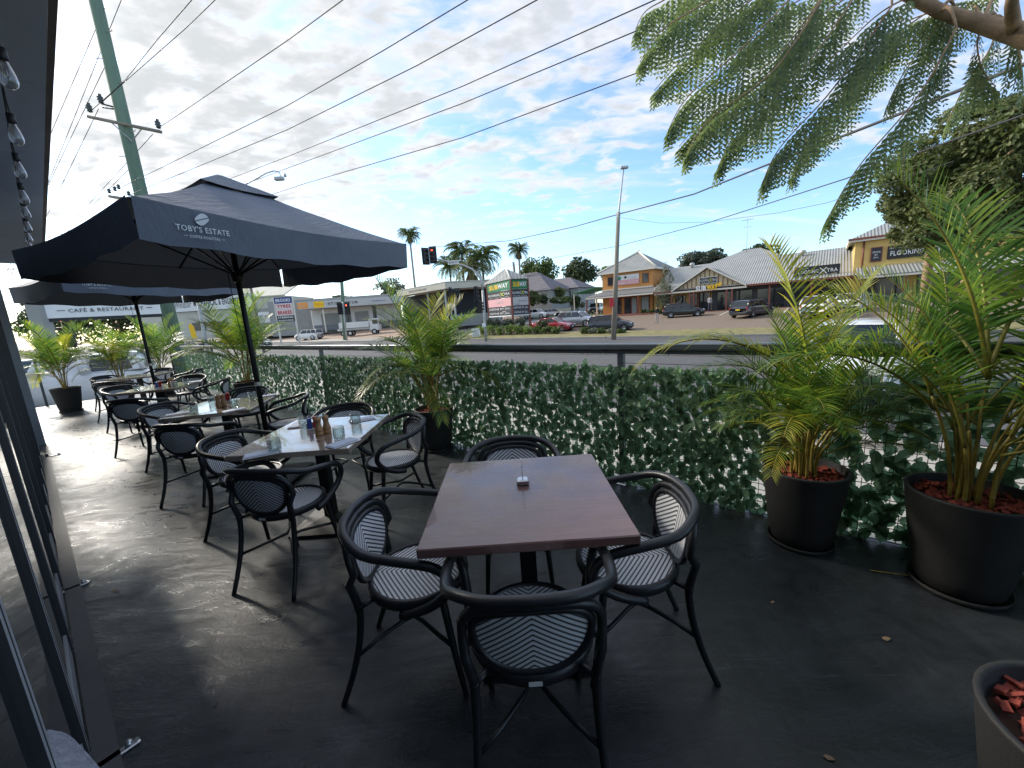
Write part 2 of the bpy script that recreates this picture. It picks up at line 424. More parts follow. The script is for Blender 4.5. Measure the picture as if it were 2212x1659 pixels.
def wnoise(scale, det, st, rot, rough=.6, dist=0, off=0):
    mp = N.new('ShaderNodeMapping'); mp.inputs['Scale'].default_value = st; mp.inputs['Rotation'].default_value = (0,0,rot); mp.inputs['Location'].default_value = (off, off*.7, off*.3)
    L.new(cb.outputs[0], mp.inputs[0])
    n = N.new('ShaderNodeTexNoise'); n.inputs['Scale'].default_value = scale; n.inputs['Detail'].default_value = det; n.inputs['Roughness'].default_value = rough; n.inputs['Distortion'].default_value = dist
    L.new(mp.outputs[0], n.inputs['Vector']); return n.outputs[0]
big = wnoise(1.1, 2, (1, 1, 1), .4, .5, 0, 3.1)
puff = wnoise(6.8, 4.0, (1, 1.55, 1), .75, .52, .35, 1.7)
wisp = wnoise(2.2, 7, (.35, 1.6, 1), -.5, .6, .7, 9.2)
field = wm('ADD', wm('MULTIPLY', puff, .78), wm('MULTIPLY', big, .22))
# how much of the sky is covered: more with height and towards the left, open blue low on the right
hi = wmap(Z, .13, .40, -.10, .06)
left = wmap(X, .0, -.62, 0, .09)
far = wmap(X, .25, .75, 0, -.02)
cov = wm('ADD', wm('ADD', hi, left), far)
d = wm('ADD', field, cov)
mask = wmap(d, .46, .66, 0, 1)
thin = wmap(wm('ADD', wisp, wm('MULTIPLY', cov, .5)), .44, .72, 0, .62)
alpha = wm('SUBTRACT', 1, wm('MULTIPLY', wm('SUBTRACT', 1, mask), wm('SUBTRACT', 1, thin)))
# thick parts are greyer underneath, the side by the sun is brighter
sdot = wm('ADD', wm('ADD', wm('MULTIPLY', X, sd.x), wm('MULTIPLY', Y, sd.y)), wm('MULTIPLY', Z, sd.z))
glow = wmap(sdot, .45, .98, 0, 1)
thick = wmap(wm('ADD', d, wm('MULTIPLY', wm('SUBTRACT', wnoise(9, 5, (1, 1.4, 1), .6, .6, .2, 5.5), .5), .5)), .52, .78, 0, 1)
br = wm('ADD', wm('SUBTRACT', 3.1, wm('MULTIPLY', thick, .75)), wm('ADD', wm('MULTIPLY', glow, .12), wm('MULTIPLY', wmap(sdot, .96, .998, 0, 1), 2.2)))
cc = N.new('ShaderNodeCombineXYZ')
L.new(wm('MULTIPLY', br, wm('SUBTRACT', wm('ADD', .95, wm('MULTIPLY', glow, .03)), wm('MULTIPLY', thick, .06))), cc.inputs[0]); L.new(wm('MULTIPLY', br, wm('SUBTRACT', .975, wm('MULTIPLY', thick, .015))), cc.inputs[1]); L.new(wm('MULTIPLY', br, wm('SUBTRACT', 1.06, wm('MULTIPLY', glow, .07))), cc.inputs[2])
mx = N.new('ShaderNodeMix'); mx.data_type = 'RGBA'; L.new(alpha, mx.inputs['Factor'])
tint = N.new('ShaderNodeMix'); tint.data_type = 'RGBA'; tint.blend_type = 'MULTIPLY'; tint.inputs['Factor'].default_value = 1; tint.inputs['B'].default_value = (.68, .79, .89, 1)
L.new(sky.outputs[0], tint.inputs['A']); L.new(tint.outputs['Result'], mx.inputs['A']); L.new(cc.outputs[0], mx.inputs['B'])
L.new(mx.outputs['Result'], bg.inputs['Color'])
SC.view_settings.view_transform = 'Standard'; SC.view_settings.look = 'None'; SC.view_settings.exposure = 1.72; SC.view_settings.gamma = 1
SC.cycles.use_denoising = True; SC.cycles.max_bounces = 8; SC.cycles.transparent_max_bounces = 24; SC.cycles.sample_clamp_indirect = 8
SC.cycles.caustics_reflective = False; SC.cycles.caustics_refractive = False

# ------------------------------------------------------------------ deck
mb = MB()
mb.add([W(-15.6, -.35), W(7, -.35), W(7, 3.13), W(-15.6, 3.13)]+[W(-15.6, -.35, -.88), W(7, -.35, -.88), W(7, 3.13, -.88), W(-15.6, 3.13, -.88)], [(0,1,2,3),(0,4,5,1),(1,5,6,2),(2,6,7,3),(3,7,4,0)])
tag(mb.build('deck_floor', M['floor']), kind='structure')
mb = MB()
mb.add([W(-15.9, 3.14, -.03), W(7, 3.14, -.03), W(7, 3.42, -.035), W(-15.9, 3.42, -.035)]+[W(-15.9, 3.14, -.9), W(7, 3.14, -.9), W(7, 3.42, -.9), W(-15.9, 3.42, -.9)], [(0,1,2,3),(0,4,5,1),(1,5,6,2),(2,6,7,3),(3,7,4,0)])
tag(mb.build('deck_edge_kerb', M['kerb_cream']), kind='structure')

# ------------------------------------------------------------------ cafe building on the left
bld = thing('cafe_building', 'cafe with grey board soffit and row of tall glazed doors beside the deck', 'building', W(0, 0, 0), YAW)
mb = MB(); mb.box((-2, -5.2, 1.13), (17, 9.6, 4.06)); mb.build('wall', mat('cafe_wall', (.2, .2, .2), .8), bld)
mb = MB()
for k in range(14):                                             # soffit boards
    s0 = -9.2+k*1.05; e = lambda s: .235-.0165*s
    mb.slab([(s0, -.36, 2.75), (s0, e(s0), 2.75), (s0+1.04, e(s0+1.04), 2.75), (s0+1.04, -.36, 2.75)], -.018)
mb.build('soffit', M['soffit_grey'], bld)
mb = MB(); e = lambda s: .235-.0165*s
mb.slab([(-9.22, e(-9.22)+.025, 2.74), (5.4, e(5.4)+.025, 2.74), (5.4, e(5.4)+.002, 2.74), (-9.22, e(-9.22)+.002, 2.74)], .26)
mb.build('fascia', mat('rusty_fascia', (.17, .13, .11), .6, var=.4, vs=4), bld)
mb = MB(); mb.slab([(-9.4, -9.8, 3.02), (6, -9.8, 3.3), (6, .1, 3.25), (-9.4, .36, 3.25)], .06); mb.build('roof', mat('cafe_roof', (.25, .26, .27), .5), bld)  # out of view; wall top and roof raised so their shadow climbs the pots
mb = MB(); mb.box((-2.3, -.16, 2.53), (14, .1, .42)); mb.build('door_header', M['mullion_grey'], bld)
mb = MB(); mb.box((-9.62, -.14, 1.3), (.16, .16, 2.6)); mb.build('corner_post', M['mullion_grey'], bld)
mb = MB(); mb.box((-2.2, -.085, .006), (14.4, .07, .012)); mb.box((-2.2, -.155, .011), (14.4, .03, .022)); mb.build('door_track', mat('track_grey', (.09, .09, .092), .5, metal=.3), bld)

proto = None
for k in range(14):
    s0 = 2.2-k*.845
    if proto is None:
        d_ = thing('glazed_door', 'x', 'glass door', W(s0, -.14, .02), YAW, 'tall glazed doors along the cafe front')
        f = MB()
        f.box((.795, 0, 1.15), (.092, .038, 2.3))
        f.box((.39, 0, .06), (.716, .026, .12)); f.box((.39, 0, 2.26), (.716, .026, .08))
        f.build('frame', M['mullion_grey'], d_)
        g = MB(); g.box((.8435, .0, 1.15), (.004, .04, 2.29)); g.box((.795, .0195, 1.15), (.005, .002, 2.28)); g.build('dark_seal', M['mullion_dark'], d_)
        g = MB(); g.box((.39, 0, 1.17), (.716, .014, 2.1)); g.build('pane', M['pane'], d_)
        proto = d_
    else: d_ = copy_tree(proto)
    d_.location = W(s0, -.14, .02)
    d_['label'] = 'tall grey framed glass door in the row along the cafe front'
for k, (u, v, lb) in enumerate(((158, 1272, 'metal floor bracket at the foot of a glazed door, middle of three'), (243, 1640, 'metal floor bracket beside the grey felt cushion at the corner of the deck'), (116, 985, 'small far metal floor bracket at the foot of the distant glazed doors'))):
    p = gz(u, v); t = thing('floor_bracket', lb, 'bracket', p, YAW+R(4), 'metal floor brackets along the doors')
    m = MB(); m.rbox((0, -.02, .006), (.035, .2, .012), .006); m.build('plate', M['steel'], t)
    m = MB(); m.lathe([(.014, .012), (.014, .022), (.008, .03), (.003, .032)], 10, (0, .05, 0)); m.build('bolt', M['steel'], t)
    m = MB(); m.box((0, -.06, .03), (.02, .03, .04)); m.build('socket', M['mullion_dark'], t)

# festoon of bulbs under the soffit
fl = thing('string_lights', 'string of clear pear shaped bulbs on black cord under the cafe soffit', 'string lights', (0,0,0))
spots = [(22, 185), (38, 308), (46, 382), (54, 438), (58, 470), (62, 500), (64, 523), (66, 540)]
cord = []
for u, v in spots:
    p = gz(u, v, 2.47); q = V((p.x, p.y, 2.6)); cord.append(q+V((0,0,.1)))
    bs_ = MB(); bs_.tube([(0,0,.11), (0,0,.28)], .003, 4); bs_.lathe([(.006, .115), (.02, .11), (.021, .06), (.017, .055)], 10); so_ = bs_.build('lamp_holder', M['bulb_black'], fl, q-V((0,0,.11)))
    bu = MB(); bu.lathe([(.014, .062), (.016, .045), (.024, .02), (.031, -.01), (.033, -.035), (.028, -.055), (.016, -.068), (.002, -.072)], 14)
    b_ = bu.build('bulb', M['bulb_glass'], fl, q-V((0,0,.09))); b_.scale = (.72,)*3; so_.scale = (.72,)*3; so_.location.z += .02
    fi = MB(); fi.tube([(0, 0, .04), (.004, 0, -.01), (-.005, .003, -.03), (0, 0, .03)], .0012, 4); fi.build('filament', M['steel'], b_)
pts = []
first = cord[0]-(cord[1]-cord[0])*1.2
allp = [first]+cord+[cord[-1]+(cord[-1]-cord[-2])*3]
for a, b in zip(allp[:-1], allp[1:]):
    for k in range(6):
        t = k/6; pts.append(a.lerp(b, t)+V((0,0,.03*4*t*(t-1)+.0)))
m = MB(); m.tube(pts, .005, 6); m.build('cord', M['bulb_black'], fl)

# ------------------------------------------------------------------ chair
def oval(n=28, hw=.166, hh=.112, zc=.595, taper=.17, p=2.5):
    out = []
    for i in range(n):
        a = 2*math.pi*i/n; c_, s_ = math.cos(a), math.sin(a)
        x = abs(c_)**(2/p)*(1 if c_ >= 0 else -1); z = abs(s_)**(2/p)*(1 if s_ >= 0 else -1)
        out.append((x*hw*(1+taper*z), zc+z*hh))
    return out
def backy(z, x=0): return -.188-(z-.45)*.17+abs(x)**2*.9
def make_chair():
    t = thing('bistro_chair', 'x', 'chair', (0,0,0), 0, 'black bistro armchairs with woven seats')
    BF = M['black_frame']
    m = MB(); vs = [(0, 0, .462)]; uv = [(0, 0)]
    for j in range(1, 5):
        for i in range(28):
            a = 2*math.pi*i/28; r = .197*j/4
            x, y = r*math.cos(a), r*math.sin(a)*1.0
            vs.append((x, y, .462-.006*math.cos(j/4*1.57))); uv.append((x, y))
    fs = [(0, 1+i, 1+(i+1) % 28) for i in range(28)]
    for j in range(3):
        for i in range(28): fs.append((1+j*28+i, 1+(j+1)*28+i, 1+(j+1)*28+(i+1) % 28, 1+j*28+(i+1) % 28))
    n0 = len(vs)
    vs += [(v[0], v[1], v[2]-.012) for v in vs]; uv += uv; fs += [tuple(reversed([i+n0 for i in f])) for f in fs]
    m.add(vs, fs, 0, False, uv); m.build('seat', M['weave'], t)
    m = MB(); m.lathe([(.193, .43), (.214, .43), (.219, .445), (.217, .466), (.205, .474), (.193, .468), (.193, .43)], 32, capb=False, capt=False); [m.tube([(sx_*.188, -.197, .437), (sx_*.14, -.145, .444)], .012, 8) for sx_ in (-1, 1)]; m.build('seat_frame', BF, t)
    # woven back
    m = MB(); ov = oval(); vs = [(0, backy(.595), .595)]; uv = [(0, .595)]
    for j in range(1, 4):
        for x, z in ov:
            xx, zz = x*j/3, .595+(z-.595)*j/3
            vs.append((xx, backy(zz, xx), zz)); uv.append((xx, -zz+1.3))
    uv[0] = (0, .705)
    nn = len(ov); fs = [(0, 1+i, 1+(i+1) % nn) for i in range(nn)]
    for j in range(2):
        for i in range(nn): fs.append((1+j*nn+i, 1+(j+1)*nn+i, 1+(j+1)*nn+(i+1) % nn, 1+j*nn+(i+1) % nn))
    n0 = len(vs); vs += [(v[0], v[1]-.008, v[2]) for v in vs]; uv += uv; fs += [tuple(reversed([i+n0 for i in f])) for f in fs]
    m.add(vs, fs, 0, False, uv); m.build('backrest', M['weave'], t)
    m = MB(); m.tube([(x*1.05, backy(z, x)-.004, z+(z-.595)*.07) for x, z in oval(30)], .0135, 8, closed=True)
    top = []
    for k in range(13):                                          # outer hoop that runs on into the rear legs
        a = math.pi*k/12
        x = .212*math.copysign(abs(math.cos(a))**.62, math.cos(a)); z = .60+.137*abs(math.sin(a))**.62
        top.append((x, backy(z, x)-.012, z))
    side = [(.188, -.196, .43), (.19, -.2, .465), (.195, -.206, .505), (.203, -.214, .55)]
    m.tube(side+top+[(-x, y, z) for x, y, z in reversed(side)], .0165, 8)
    m.build('back_frame', BF, t)
    for sx_ in (-1, 1):
        m = MB(); m.tube(smooth([(sx_*.1885, -.198, .45), (sx_*.1875, -.197, .40), (sx_*.190, -.215, .28), (sx_*.197, -.256, .14), (sx_*.207, -.312, 0)], 12), [.0165-.0045*k/12 for k in range(13)], 10); m.build('leg', BF, t)
    for sx_ in (-1, 1):
        m = MB(); m.tube([(sx_*.15, .128, .45), (sx_*.158, .14, .36), (sx_*.172, .165, .18), (sx_*.186, .195, 0)], [.0165, .0165, .014, .0115], 8); m.build('leg', BF, t)
    # arm hoop
    half = [(.02, -.258, .764), (.13, -.243, .759), (.213, -.192, .745), (.262, -.12, .715), (.278, -.01, .695), (.28, .08, .678), (.276, .145, .655), (.268, .185, .612), (.258, .192, .562), (.245, .165, .512), (.234, .115, .468), (.226, .05, .436), (.22, -.02, .42)]
    m = MB(); m.tube(smooth([(-x, y, z) for x, y, z in reversed(half)]+half, 64), .0185, 12); m.build('arm_hoop', BF, t)
    for sx_ in (-1, 1):
        m = MB(); m.tube([(sx_*.191, -.232, .215), (sx_*.12, -.165, .232), (sx_*.05, -.085, .245), (sx_*.022, -.04, .247), (sx_*.05, .005, .245), (sx_*.12, .09, .232), (sx_*.17, .162, .215)], .0095, 8); m.build('stretcher', BF, t)
    m = MB(); m.box((0, -.2195, .449), (.042, .003, .014)); m.build('care_tag', M['white_paint'], t)
    return t
chairs = [  # x, y, facing direction, label
 (.01, 1.21, (0, 1), 'black bistro armchair before the bare dark table, its woven back to the viewer'),
 (-.47, 1.56, (1, -.02), 'black bistro armchair on the side of the bare dark table towards the glazed doors'),
 (.45, 1.55, (-1, .02), 'black bistro armchair on the potted palm side of the bare dark table'),
 (-.03, 2.14, (0, -1), 'black bistro armchair behind the bare dark table, back to the ivy screen'),
 (-1.49, 2.36, (.2, .98), 'black bistro armchair in front of the second table, its white tag showing'),
 (-1.0, 3.0, (-.82, -.57), 'black bistro armchair by the middle palm pot, angled towards the second laid table'),
 (-1.62, 3.58, (.2, -.98), 'black bistro armchair behind the second laid table, against the ivy screen'),
 (-2.08, 2.9, (.99, -.1), 'black bistro armchair between the nearer umbrella pole and the second laid table'),
 (-3.08, 3.66, (.06, 1), 'black bistro armchair in front of the third table, back to the viewer'),
 (-4.02, 4.52, (.98, -.14), 'black bistro armchair at the glazed door side of the third laid table'),
 (-2.68, 4.48, (-.88, -.42), 'black bistro armchair just behind the nearer umbrella pole, facing the third laid table'),
 (-3.68, 5.26, (.28, -.96), 'black bistro armchair behind the third laid table, in front of the palm beside the pole'),
 (-5.23, 5.36, (-.2, .98), 'black bistro armchair in front of the fourth table, its back nearest the glazed doors'),
 (-6.62, 6.62, (.97, -.2), 'black bistro armchair on the door side of the fourth table'),
 (-5.22, 6.72, (-.9, -.35), 'black bistro armchair on the ivy side of the fourth table'),
 (-6.3, 7.55, (.25, -.97), 'black bistro armchair behind the fourth table near the ivy screen'),
 (-7.9, 7.72, (-.15, .99), 'black bistro armchair in front of the farthest table, long thin legs by the far pot'),
 (-9.12, 8.82, (.97, -.2), 'black bistro armchair at the far left end of the farthest table'),
 (-7.55, 9.1, (-.95, -.2), 'black bistro armchair at the ivy end of the farthest table'),
 (-8.85, 9.75, (.2, -.98), 'black bistro armchair behind the farthest table beside the street'),
]
ch0 = make_chair()
for i, (x, y, f, lb) in enumerate(chairs):
    c = ch0 if i == 0 else copy_tree(ch0)
    c.location = (x, y, 0); c.rotation_euler.z = math.atan2(-f[0], f[1]); c['label'] = lb

# ------------------------------------------------------------------ tables
def make_table(name, label, x, y, sxy, rz, wd):
    t = thing(name, label, 'table', (x, y, 0), rz, 'square cafe tables on black pedestals')
    m = MB(); m.rbox((0, 0, .731), (sxy[0], sxy[1], .038), .006); m.build('tabletop', wd, t)
    m = MB(); m.box((0, 0, .375), (.075, .075, .64)); m.build('column', M['pole_black'], t)
    m = MB(); m.box((0, 0, .012), (.46, .46, .02)); m.box((0, 0, .047), (.46, .46, .05), taper=.2); m.build('foot', M['pole_black'], t)
    m = MB(); m.box((0, 0, .7), (.34, .05, .022)); m.box((0, .10, .7), (.05, .15, .02)); m.box((0, -.10, .7), (.05, .15, .02)); m.build('spider', M['pole_black'], t)
    return t
TB = [make_table('cafe_table', 'bare dark red brown square table with a small card holder on it', .02, 1.66, (.8, .815), 0, M['wood_dark']),
      make_table('cafe_table', 'pale weathered square table with two wooden pepper mills, second along the deck', -1.515, 2.905, (.83, .9), 0, M['wood_pale']),
      make_table('cafe_table', 'pale weathered square table behind the nearer umbrella pole, third along the deck', -3.24, 4.3, (.82, .88), R(13), M['wood_pale']),
      make_table('cafe_table', 'laid square table in front of the farther umbrella pole with a blue packet on it', -5.78, 6.38, (.82, .88), R(15), M['wood_pale']),
      make_table('cafe_table', 'farthest square table at the end of the deck by the white van', -8.25, 8.62, (.86, .86), R(15), M['wood_pale'])]
TZ = .7505
# card holder
h = thing('card_holder', 'small chrome card holder with a thin upright card on the bare dark table', 'card holder', (.02, 1.735, TZ), R(4))
m = MB(); m.rbox((0, 0, .014), (.058, .05, .028), .008); m.build('block', M['steel'], h)
m = MB(); m.box((0, .004, .075), (.0022, .03, .1)); m.build('card', M['paper'], h)

def make_glass():
    t = thing('tumbler', 'x', 'glass', (0,0,0), 0, 'cut glass tumblers on the laid tables')
    m = MB(); prof = [(.030, .0), (.036, .004)]
    n = 24
    out = [(.0365, .006), (.038, .03), (.0385, .06), (.039, .074), (.0393, .092)]
    m.lathe([(.001, 0), (.034, 0)]+out+[(.0365, .092), (.0355, .06), (.033, .016), (.001, .014)], n)
    # raised diamond cutting
    for j in range(4):
        z = .018+j*.014
        m.tube([((.0388+.0004*j)*math.cos(a), (.0388+.0004*j)*math.sin(a), z) for a in [2*math.pi*i/24 for i in range(24)]], .0012, 4, closed=True)
    for i in range(16):
        a = 2*math.pi*i/16; m.tube([(.0385*math.cos(a), .0385*math.sin(a), .012), (.0392*math.cos(a), .0392*math.sin(a), .066)], .0012, 4)
    m.build('cup', M['glass'], t); return t
gl0 = make_glass(); ngl = [0]
def put_glass(p, label):
    c = gl0 if ngl[0] == 0 else copy_tree(gl0); ngl[0] += 1
    c.location = p; c.rotation_euler.z = ngl[0]*.7; c['label'] = label
def make_mill():
    t = thing('pepper_mill', 'x', 'pepper mill', (0,0,0), 0, 'turned wooden mills')
    m = MB(); m.lathe([(.001, 0), (.027, 0), (.029, .006), (.029, .028), (.026, .031), (.029, .034), (.028, .048), (.022, .072), (.0185, .09), (.0195, .1), (.022, .104), (.019, .106)], 20); m.build('body', M['mill_wood'], t)
    m = MB(); m.lathe([(.018, .1065), (.023, .11), (.0245, .122), (.021, .134), (.012, .141), (.001, .143)], 20); m.build('head', M['mill_wood'], t)
    m = MB(); m.lathe([(.001, .143), (.005, .143), (.006, .149), (.003, .153), (.001, .154)], 10); m.build('knob', M['steel'], t)
    return t
mi0 = make_mill(); nmi = [0]
def put_mill(p, label):
    c = mi0 if nmi[0] == 0 else copy_tree(mi0); nmi[0] += 1
    c.location = p; c.rotation_euler.z = nmi[0]; c['label'] = label
def put_setting(p, rz, label):
    t = thing('napkin_setting', label, 'napkin', p, rz, 'folded napkins with cutlery')
    m = MB(); m.rbox((0, 0, .004), (.1, .2, .006), .003); m.rbox((.001, .002, .0095), (.094, .19, .004), .003); m.build('napkin', M['napkin'], t)
    m = MB(); m.rbox((.062, 0, .003), (.012, .2, .004), .002); m.rbox((.063, .06, .0035), (.018, .09, .002), .001); m.build('knife', M['steel'], t)
def put_caddy(p, rz, label):
    t = thing('condiment_caddy', label, 'caddy', p, rz, 'condiment caddies')
    m = MB(); m.box((0, 0, .006), (.09, .07, .008)); m.box((-.044, 0, .03), (.004, .07, .04)); m.box((.044, 0, .03), (.004, .07, .04)); m.box((0, .034, .03), (.084, .003, .04)); m.build('tray', M['white_paint'], t)
    m = MB(); m.box((-.022, 0, .052), (.03, .05, .08), R(6)); m.build('sugar_packets', M['blue_paper'], t)
    m = MB()
    for k in range(4): m.box((.012+.008*k, .0, .055), (.006, .045, .09), R(-8+6*k))
    m.build('sauce_packets', M['red_plastic'], t)
def tp(i, u, v): p = gz(u, v, TZ); return p
c10 = lambda x, y: ((700+x*.11754)/1.1302, (970+y*.11754)/1.1302)
for x, y, lb in ((375, 630, 'cut glass tumbler beside the condiment caddy on the second table'), (1100, 870, 'cut glass tumbler next to the pepper mills on the second table'), (1440, 540, 'cut glass tumbler at the ivy side of the second table'), (-235, 1130, 'cut glass tumbler on a napkin at the door side corner of the second table')):
    put_glass(tp(1, *c10(x, y)), lb)
put_mill(tp(1, *c10(690, 790)), 'turned wooden pepper mill in front of its twin on the second table')
put_mill(tp(1, *c10(850, 745)), 'turned wooden pepper mill behind its twin, beside the red sauce packets on the second table')
put_caddy(tp(1, *c10(560, 660)), R(20), 'white caddy of red and blue packets behind the pepper mills on the second table')
put_setting(tp(1, *c10(1150, 960)), R(-32), 'folded napkin with a knife at the front corner of the second table')
put_setting(tp(1, *c10(1560, 470)), R(-60), 'folded napkin with a knife at the back of the second table')
put_setting(tp(1, *c10(-520, 1180)), R(-62), 'folded napkin with a knife on the pointed door side corner of the second table')
put_setting(tp(1, *c10(230, 580)), R(10), 'folded napkin with a knife by the tumbler near the umbrella pole')
A_ = lambda x, y: ((100+x*.2712)/1.1302, (880+y*.2712)/1.1302)
for x, y, lb in ((1380, 470, 'cut glass tumbler at the door side of the third table'), (1545, 385, 'cut glass tumbler left of the mills on the third table'), (1750, 430, 'cut glass tumbler right of the mills on the third table'), (1905, 350, 'cut glass tumbler beside the umbrella pole on the third table')):
    put_glass(tp(2, *A_(x, y)), lb)
put_mill(tp(2, *A_(1605, 425)), 'turned wooden mill on the door side of the third table pair')
put_mill(tp(2, *A_(1650, 415)), 'turned wooden mill nearest the umbrella pole on the third table')
put_caddy(tp(2, *A_(1670, 370)), R(30), 'white caddy of red and blue packets on the third table')
put_setting(tp(2, *A_(1230, 485)), R(-55), 'folded napkin on the door side of the third table')
put_setting(tp(2, *A_(1740, 450)), R(-40), 'folded napkin at the front of the third table')
put_setting(tp(2, *A_(2040, 320)), R(-60), 'folded napkin at the ivy corner of the third table')
for x, y, lb in ((865, 268, 'cut glass tumbler at the door side of the fourth table'), (1310, 215, 'cut glass tumbler at the ivy corner of the fourth table'), (1205, 240, 'cut glass tumbler in the middle of the fourth table')):
    put_glass(tp(3, *A_(x, y)), lb)
put_mill(tp(3, *A_(1165, 235)), 'small turned wooden mill on the fourth table')
put_mill(tp(3, *A_(1185, 228)), 'small turned wooden mill beside the blue packet on the fourth table')
put_caddy(tp(3, *A_(1065, 245)), R(30), 'white caddy of blue packets on the fourth table')
put_setting(tp(3, *A_(1380, 195)), R(-60), 'folded napkin at the back corner of the fourth table')

# ------------------------------------------------------------------ umbrellas
def make_umbrella():
    t = thing('market_umbrella', 'x', 'umbrella', (0,0,0), 0, 'black square cafe umbrellas')
    HD = 1.63; ZT = 2.34; ZB = 2.115; ZA = 2.975
    ang = [-72.5, 15.5, 105.5, 195.5]
    K = [V((HD*math.cos(R(a)), HD*math.sin(R(a)), ZT)) for a in ang]
    apex = V((0, 0, ZA)); ne = 12
    m = MB()
    for q in range(4):
        a, b = K[q], K[(q+1) % 4]; vs = []; fs = []
        for i in range(ne+1):
            for j in range(ne+1):
                e_ = a.lerp(b, j/ne); t_ = .16+.84*i/ne
                p = apex.lerp(e_, t_)
                mid = math.sin(math.pi*j/ne)
                p = p-V((0, 0, .05*mid*t_*t_+.035*math.sin(math.pi*t_)))
                p = p*1.0+V((0, 0, .006*mnoise.noise(p*3)))
                vs.append(p)
        for i in range(ne):
            for j in range(ne): fs.append((i*(ne+1)+j, (i+1)*(ne+1)+j, (i+1)*(ne+1)+j+1, i*(ne+1)+j+1))
        m.add(vs, fs, 0, True)
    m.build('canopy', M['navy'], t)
    m = MB()
    for q in range(4):                                           # vent cap
        a, b = K[q], K[(q+1) % 4]; vs = []; fs = []
        for i in range(4):
            for j in range(9):
                e_ = a.lerp(b, j/8); e_.z = ZT
                t_ = .02+.27*i/3; p = (apex+V((0,0,.022))).lerp(e_, t_)-V((0,0,.02*math.sin(math.pi*j/8)*i/3))
                vs.append(p)
        for i in range(3):
            for j in range(8): fs.append((i*9+j, (i+1)*9+j, (i+1)*9+j+1, i*9+j+1))
        m.add(vs, fs, 0, True)
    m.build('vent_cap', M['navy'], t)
    for q in range(4):
        a, b = K[q], K[(q+1) % 4]; m = MB(); vs = []; fs = []; n = 16
        nrm = (b-a).cross(V((0,0,1))).normalized()
        for j in range(n+1):
            p = a.lerp(b, .008+.984*j/n); sag = .05*math.sin(math.pi*j/n)*.0
            for i in range(4):
                z = ZT+.012-.05*math.sin(math.pi*j/n)-(ZT+.012-ZB)*i/3-.01*math.sin(j*1.7+q)*i/3
                off = -nrm*(.012*i/3+.008*math.sin(j*.9+q*2)*i/3)
                vs.append(V((p.x, p.y, z))+off)
        for j in range(n):
            for i in range(3): fs.append((j*4+i, j*4+i+1, (j+1)*4+i+1, (j+1)*4+i))
        m.add(vs, fs, 0, True)
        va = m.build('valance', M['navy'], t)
        if q == 0:
            # printed mark: a coffee bean over two lines of lettering
            ux = (b-a).normalized(); c_ = a.lerp(b, .155)+nrm*.006
            c_.z = ZT-.125
            Mx = Matrix((ux, V((0,0,1)), nrm)).transposed().to_4x4()
            mk = MB(); B0 = Matrix.Translation(c_+V((0,0,.06))) @ Mx @ Matrix.Rotation(R(18), 4, 'Z')
            for sgn in (-1, 1):
                pts = []
                for i in range(15):
                    an = math.pi*i/14; pts.append((sgn*0+.042*math.cos(an)*1.0, sgn*(.0028+.029*math.sin(an)), 0))
                # wavy slit between the two halves
                pts2 = [(x, y+.006*math.sin(x/.042*2.6), 0) for x, y, z in pts]
                if sgn < 0: pts2.reverse()
                mk.add([B0 @ V(p) for p in pts2], [tuple(range(len(pts2)))])
            text(mk, "TOBY'S ESTATE", Matrix.Translation(c_+V((0,0,-.005))) @ Mx, .30, .036, .012)
            text(mk, "COFFEE ROASTERS", Matrix.Translation(c_+V((0,0,-.052))) @ Mx, .17, .017, .006)
            for sg in (-1, 1): mk.add([Matrix.Translation(c_+V((0,0,-.052))) @ Mx @ V(p) for p in ((sg*.095,-.001,0),(sg*.115,-.001,0),(sg*.115,.0015,0),(sg*.095,.0015,0))], [(0,1,2,3) if sg > 0 else (3,2,1,0)])
            mk.build('printed_logo', M['white_print'], va)
    for q in range(4):
        for f_ in (0, .5):
            e_ = K[q].lerp(K[(q+1) % 4], f_); r_ = MB()
            p1 = apex.lerp(e_, .97)-V((0,0,.075 if f_ else .02))
            pm = apex.lerp(e_, .5)-V((0,0,.13))
            r_.tube([V((0,0,ZA-.08)), pm, p1], .011, 6); rb = r_.build('rib', M['pole_black'], t)
            s_ = MB(); s_.tube([V((0,0,2.08)), pm-V((0,0,.012))], .009, 6); s_.build('strut', M['pole_black'], rb)
    m = MB(); m.lathe([(.024, .06), (.024, 2.94)], 14); m.build('pole', M['pole_black'], t)
    m = MB(); m.lathe([(.028, 2.02), (.048, 2.03), (.05, 2.1), (.03, 2.12)], 14); m.build('hub', M['pole_black'], t)
    m = MB(); m.rbox((0, 0, .03), (.6, .6, .05), .03); m.lathe([(.04, .055), (.034, .3), (.03, .31)], 14); m.build('base', M['pole_black'], t)
    m = MB(); m.lathe([(.0246, 1.0), (.0246, 1.04)], 14, capb=False, capt=False); m.build('worn_label', M['kerb_cream'], t)
    m = MB(); m.tube([(-.05, -.06, 2.2), (-.045, -.05, 1.7), (-.035, -.03, 1.3), (-.028, -.02, 1.05)], .003, 5); m.build('pull_cord', M['pole_black'], t)
    return t
u0 = make_umbrella(); u0.location = (-2.58, 3.92, 0); u0['label'] = 'large black square umbrella with a white coffee bean logo, nearest on the deck'
u1 = copy_tree(u0); u1.location = (-6.42, 6.97, 0); u1.scale.z = 1.06; u1['label'] = 'black square umbrella half hidden behind the larger near one, over the farther tables'
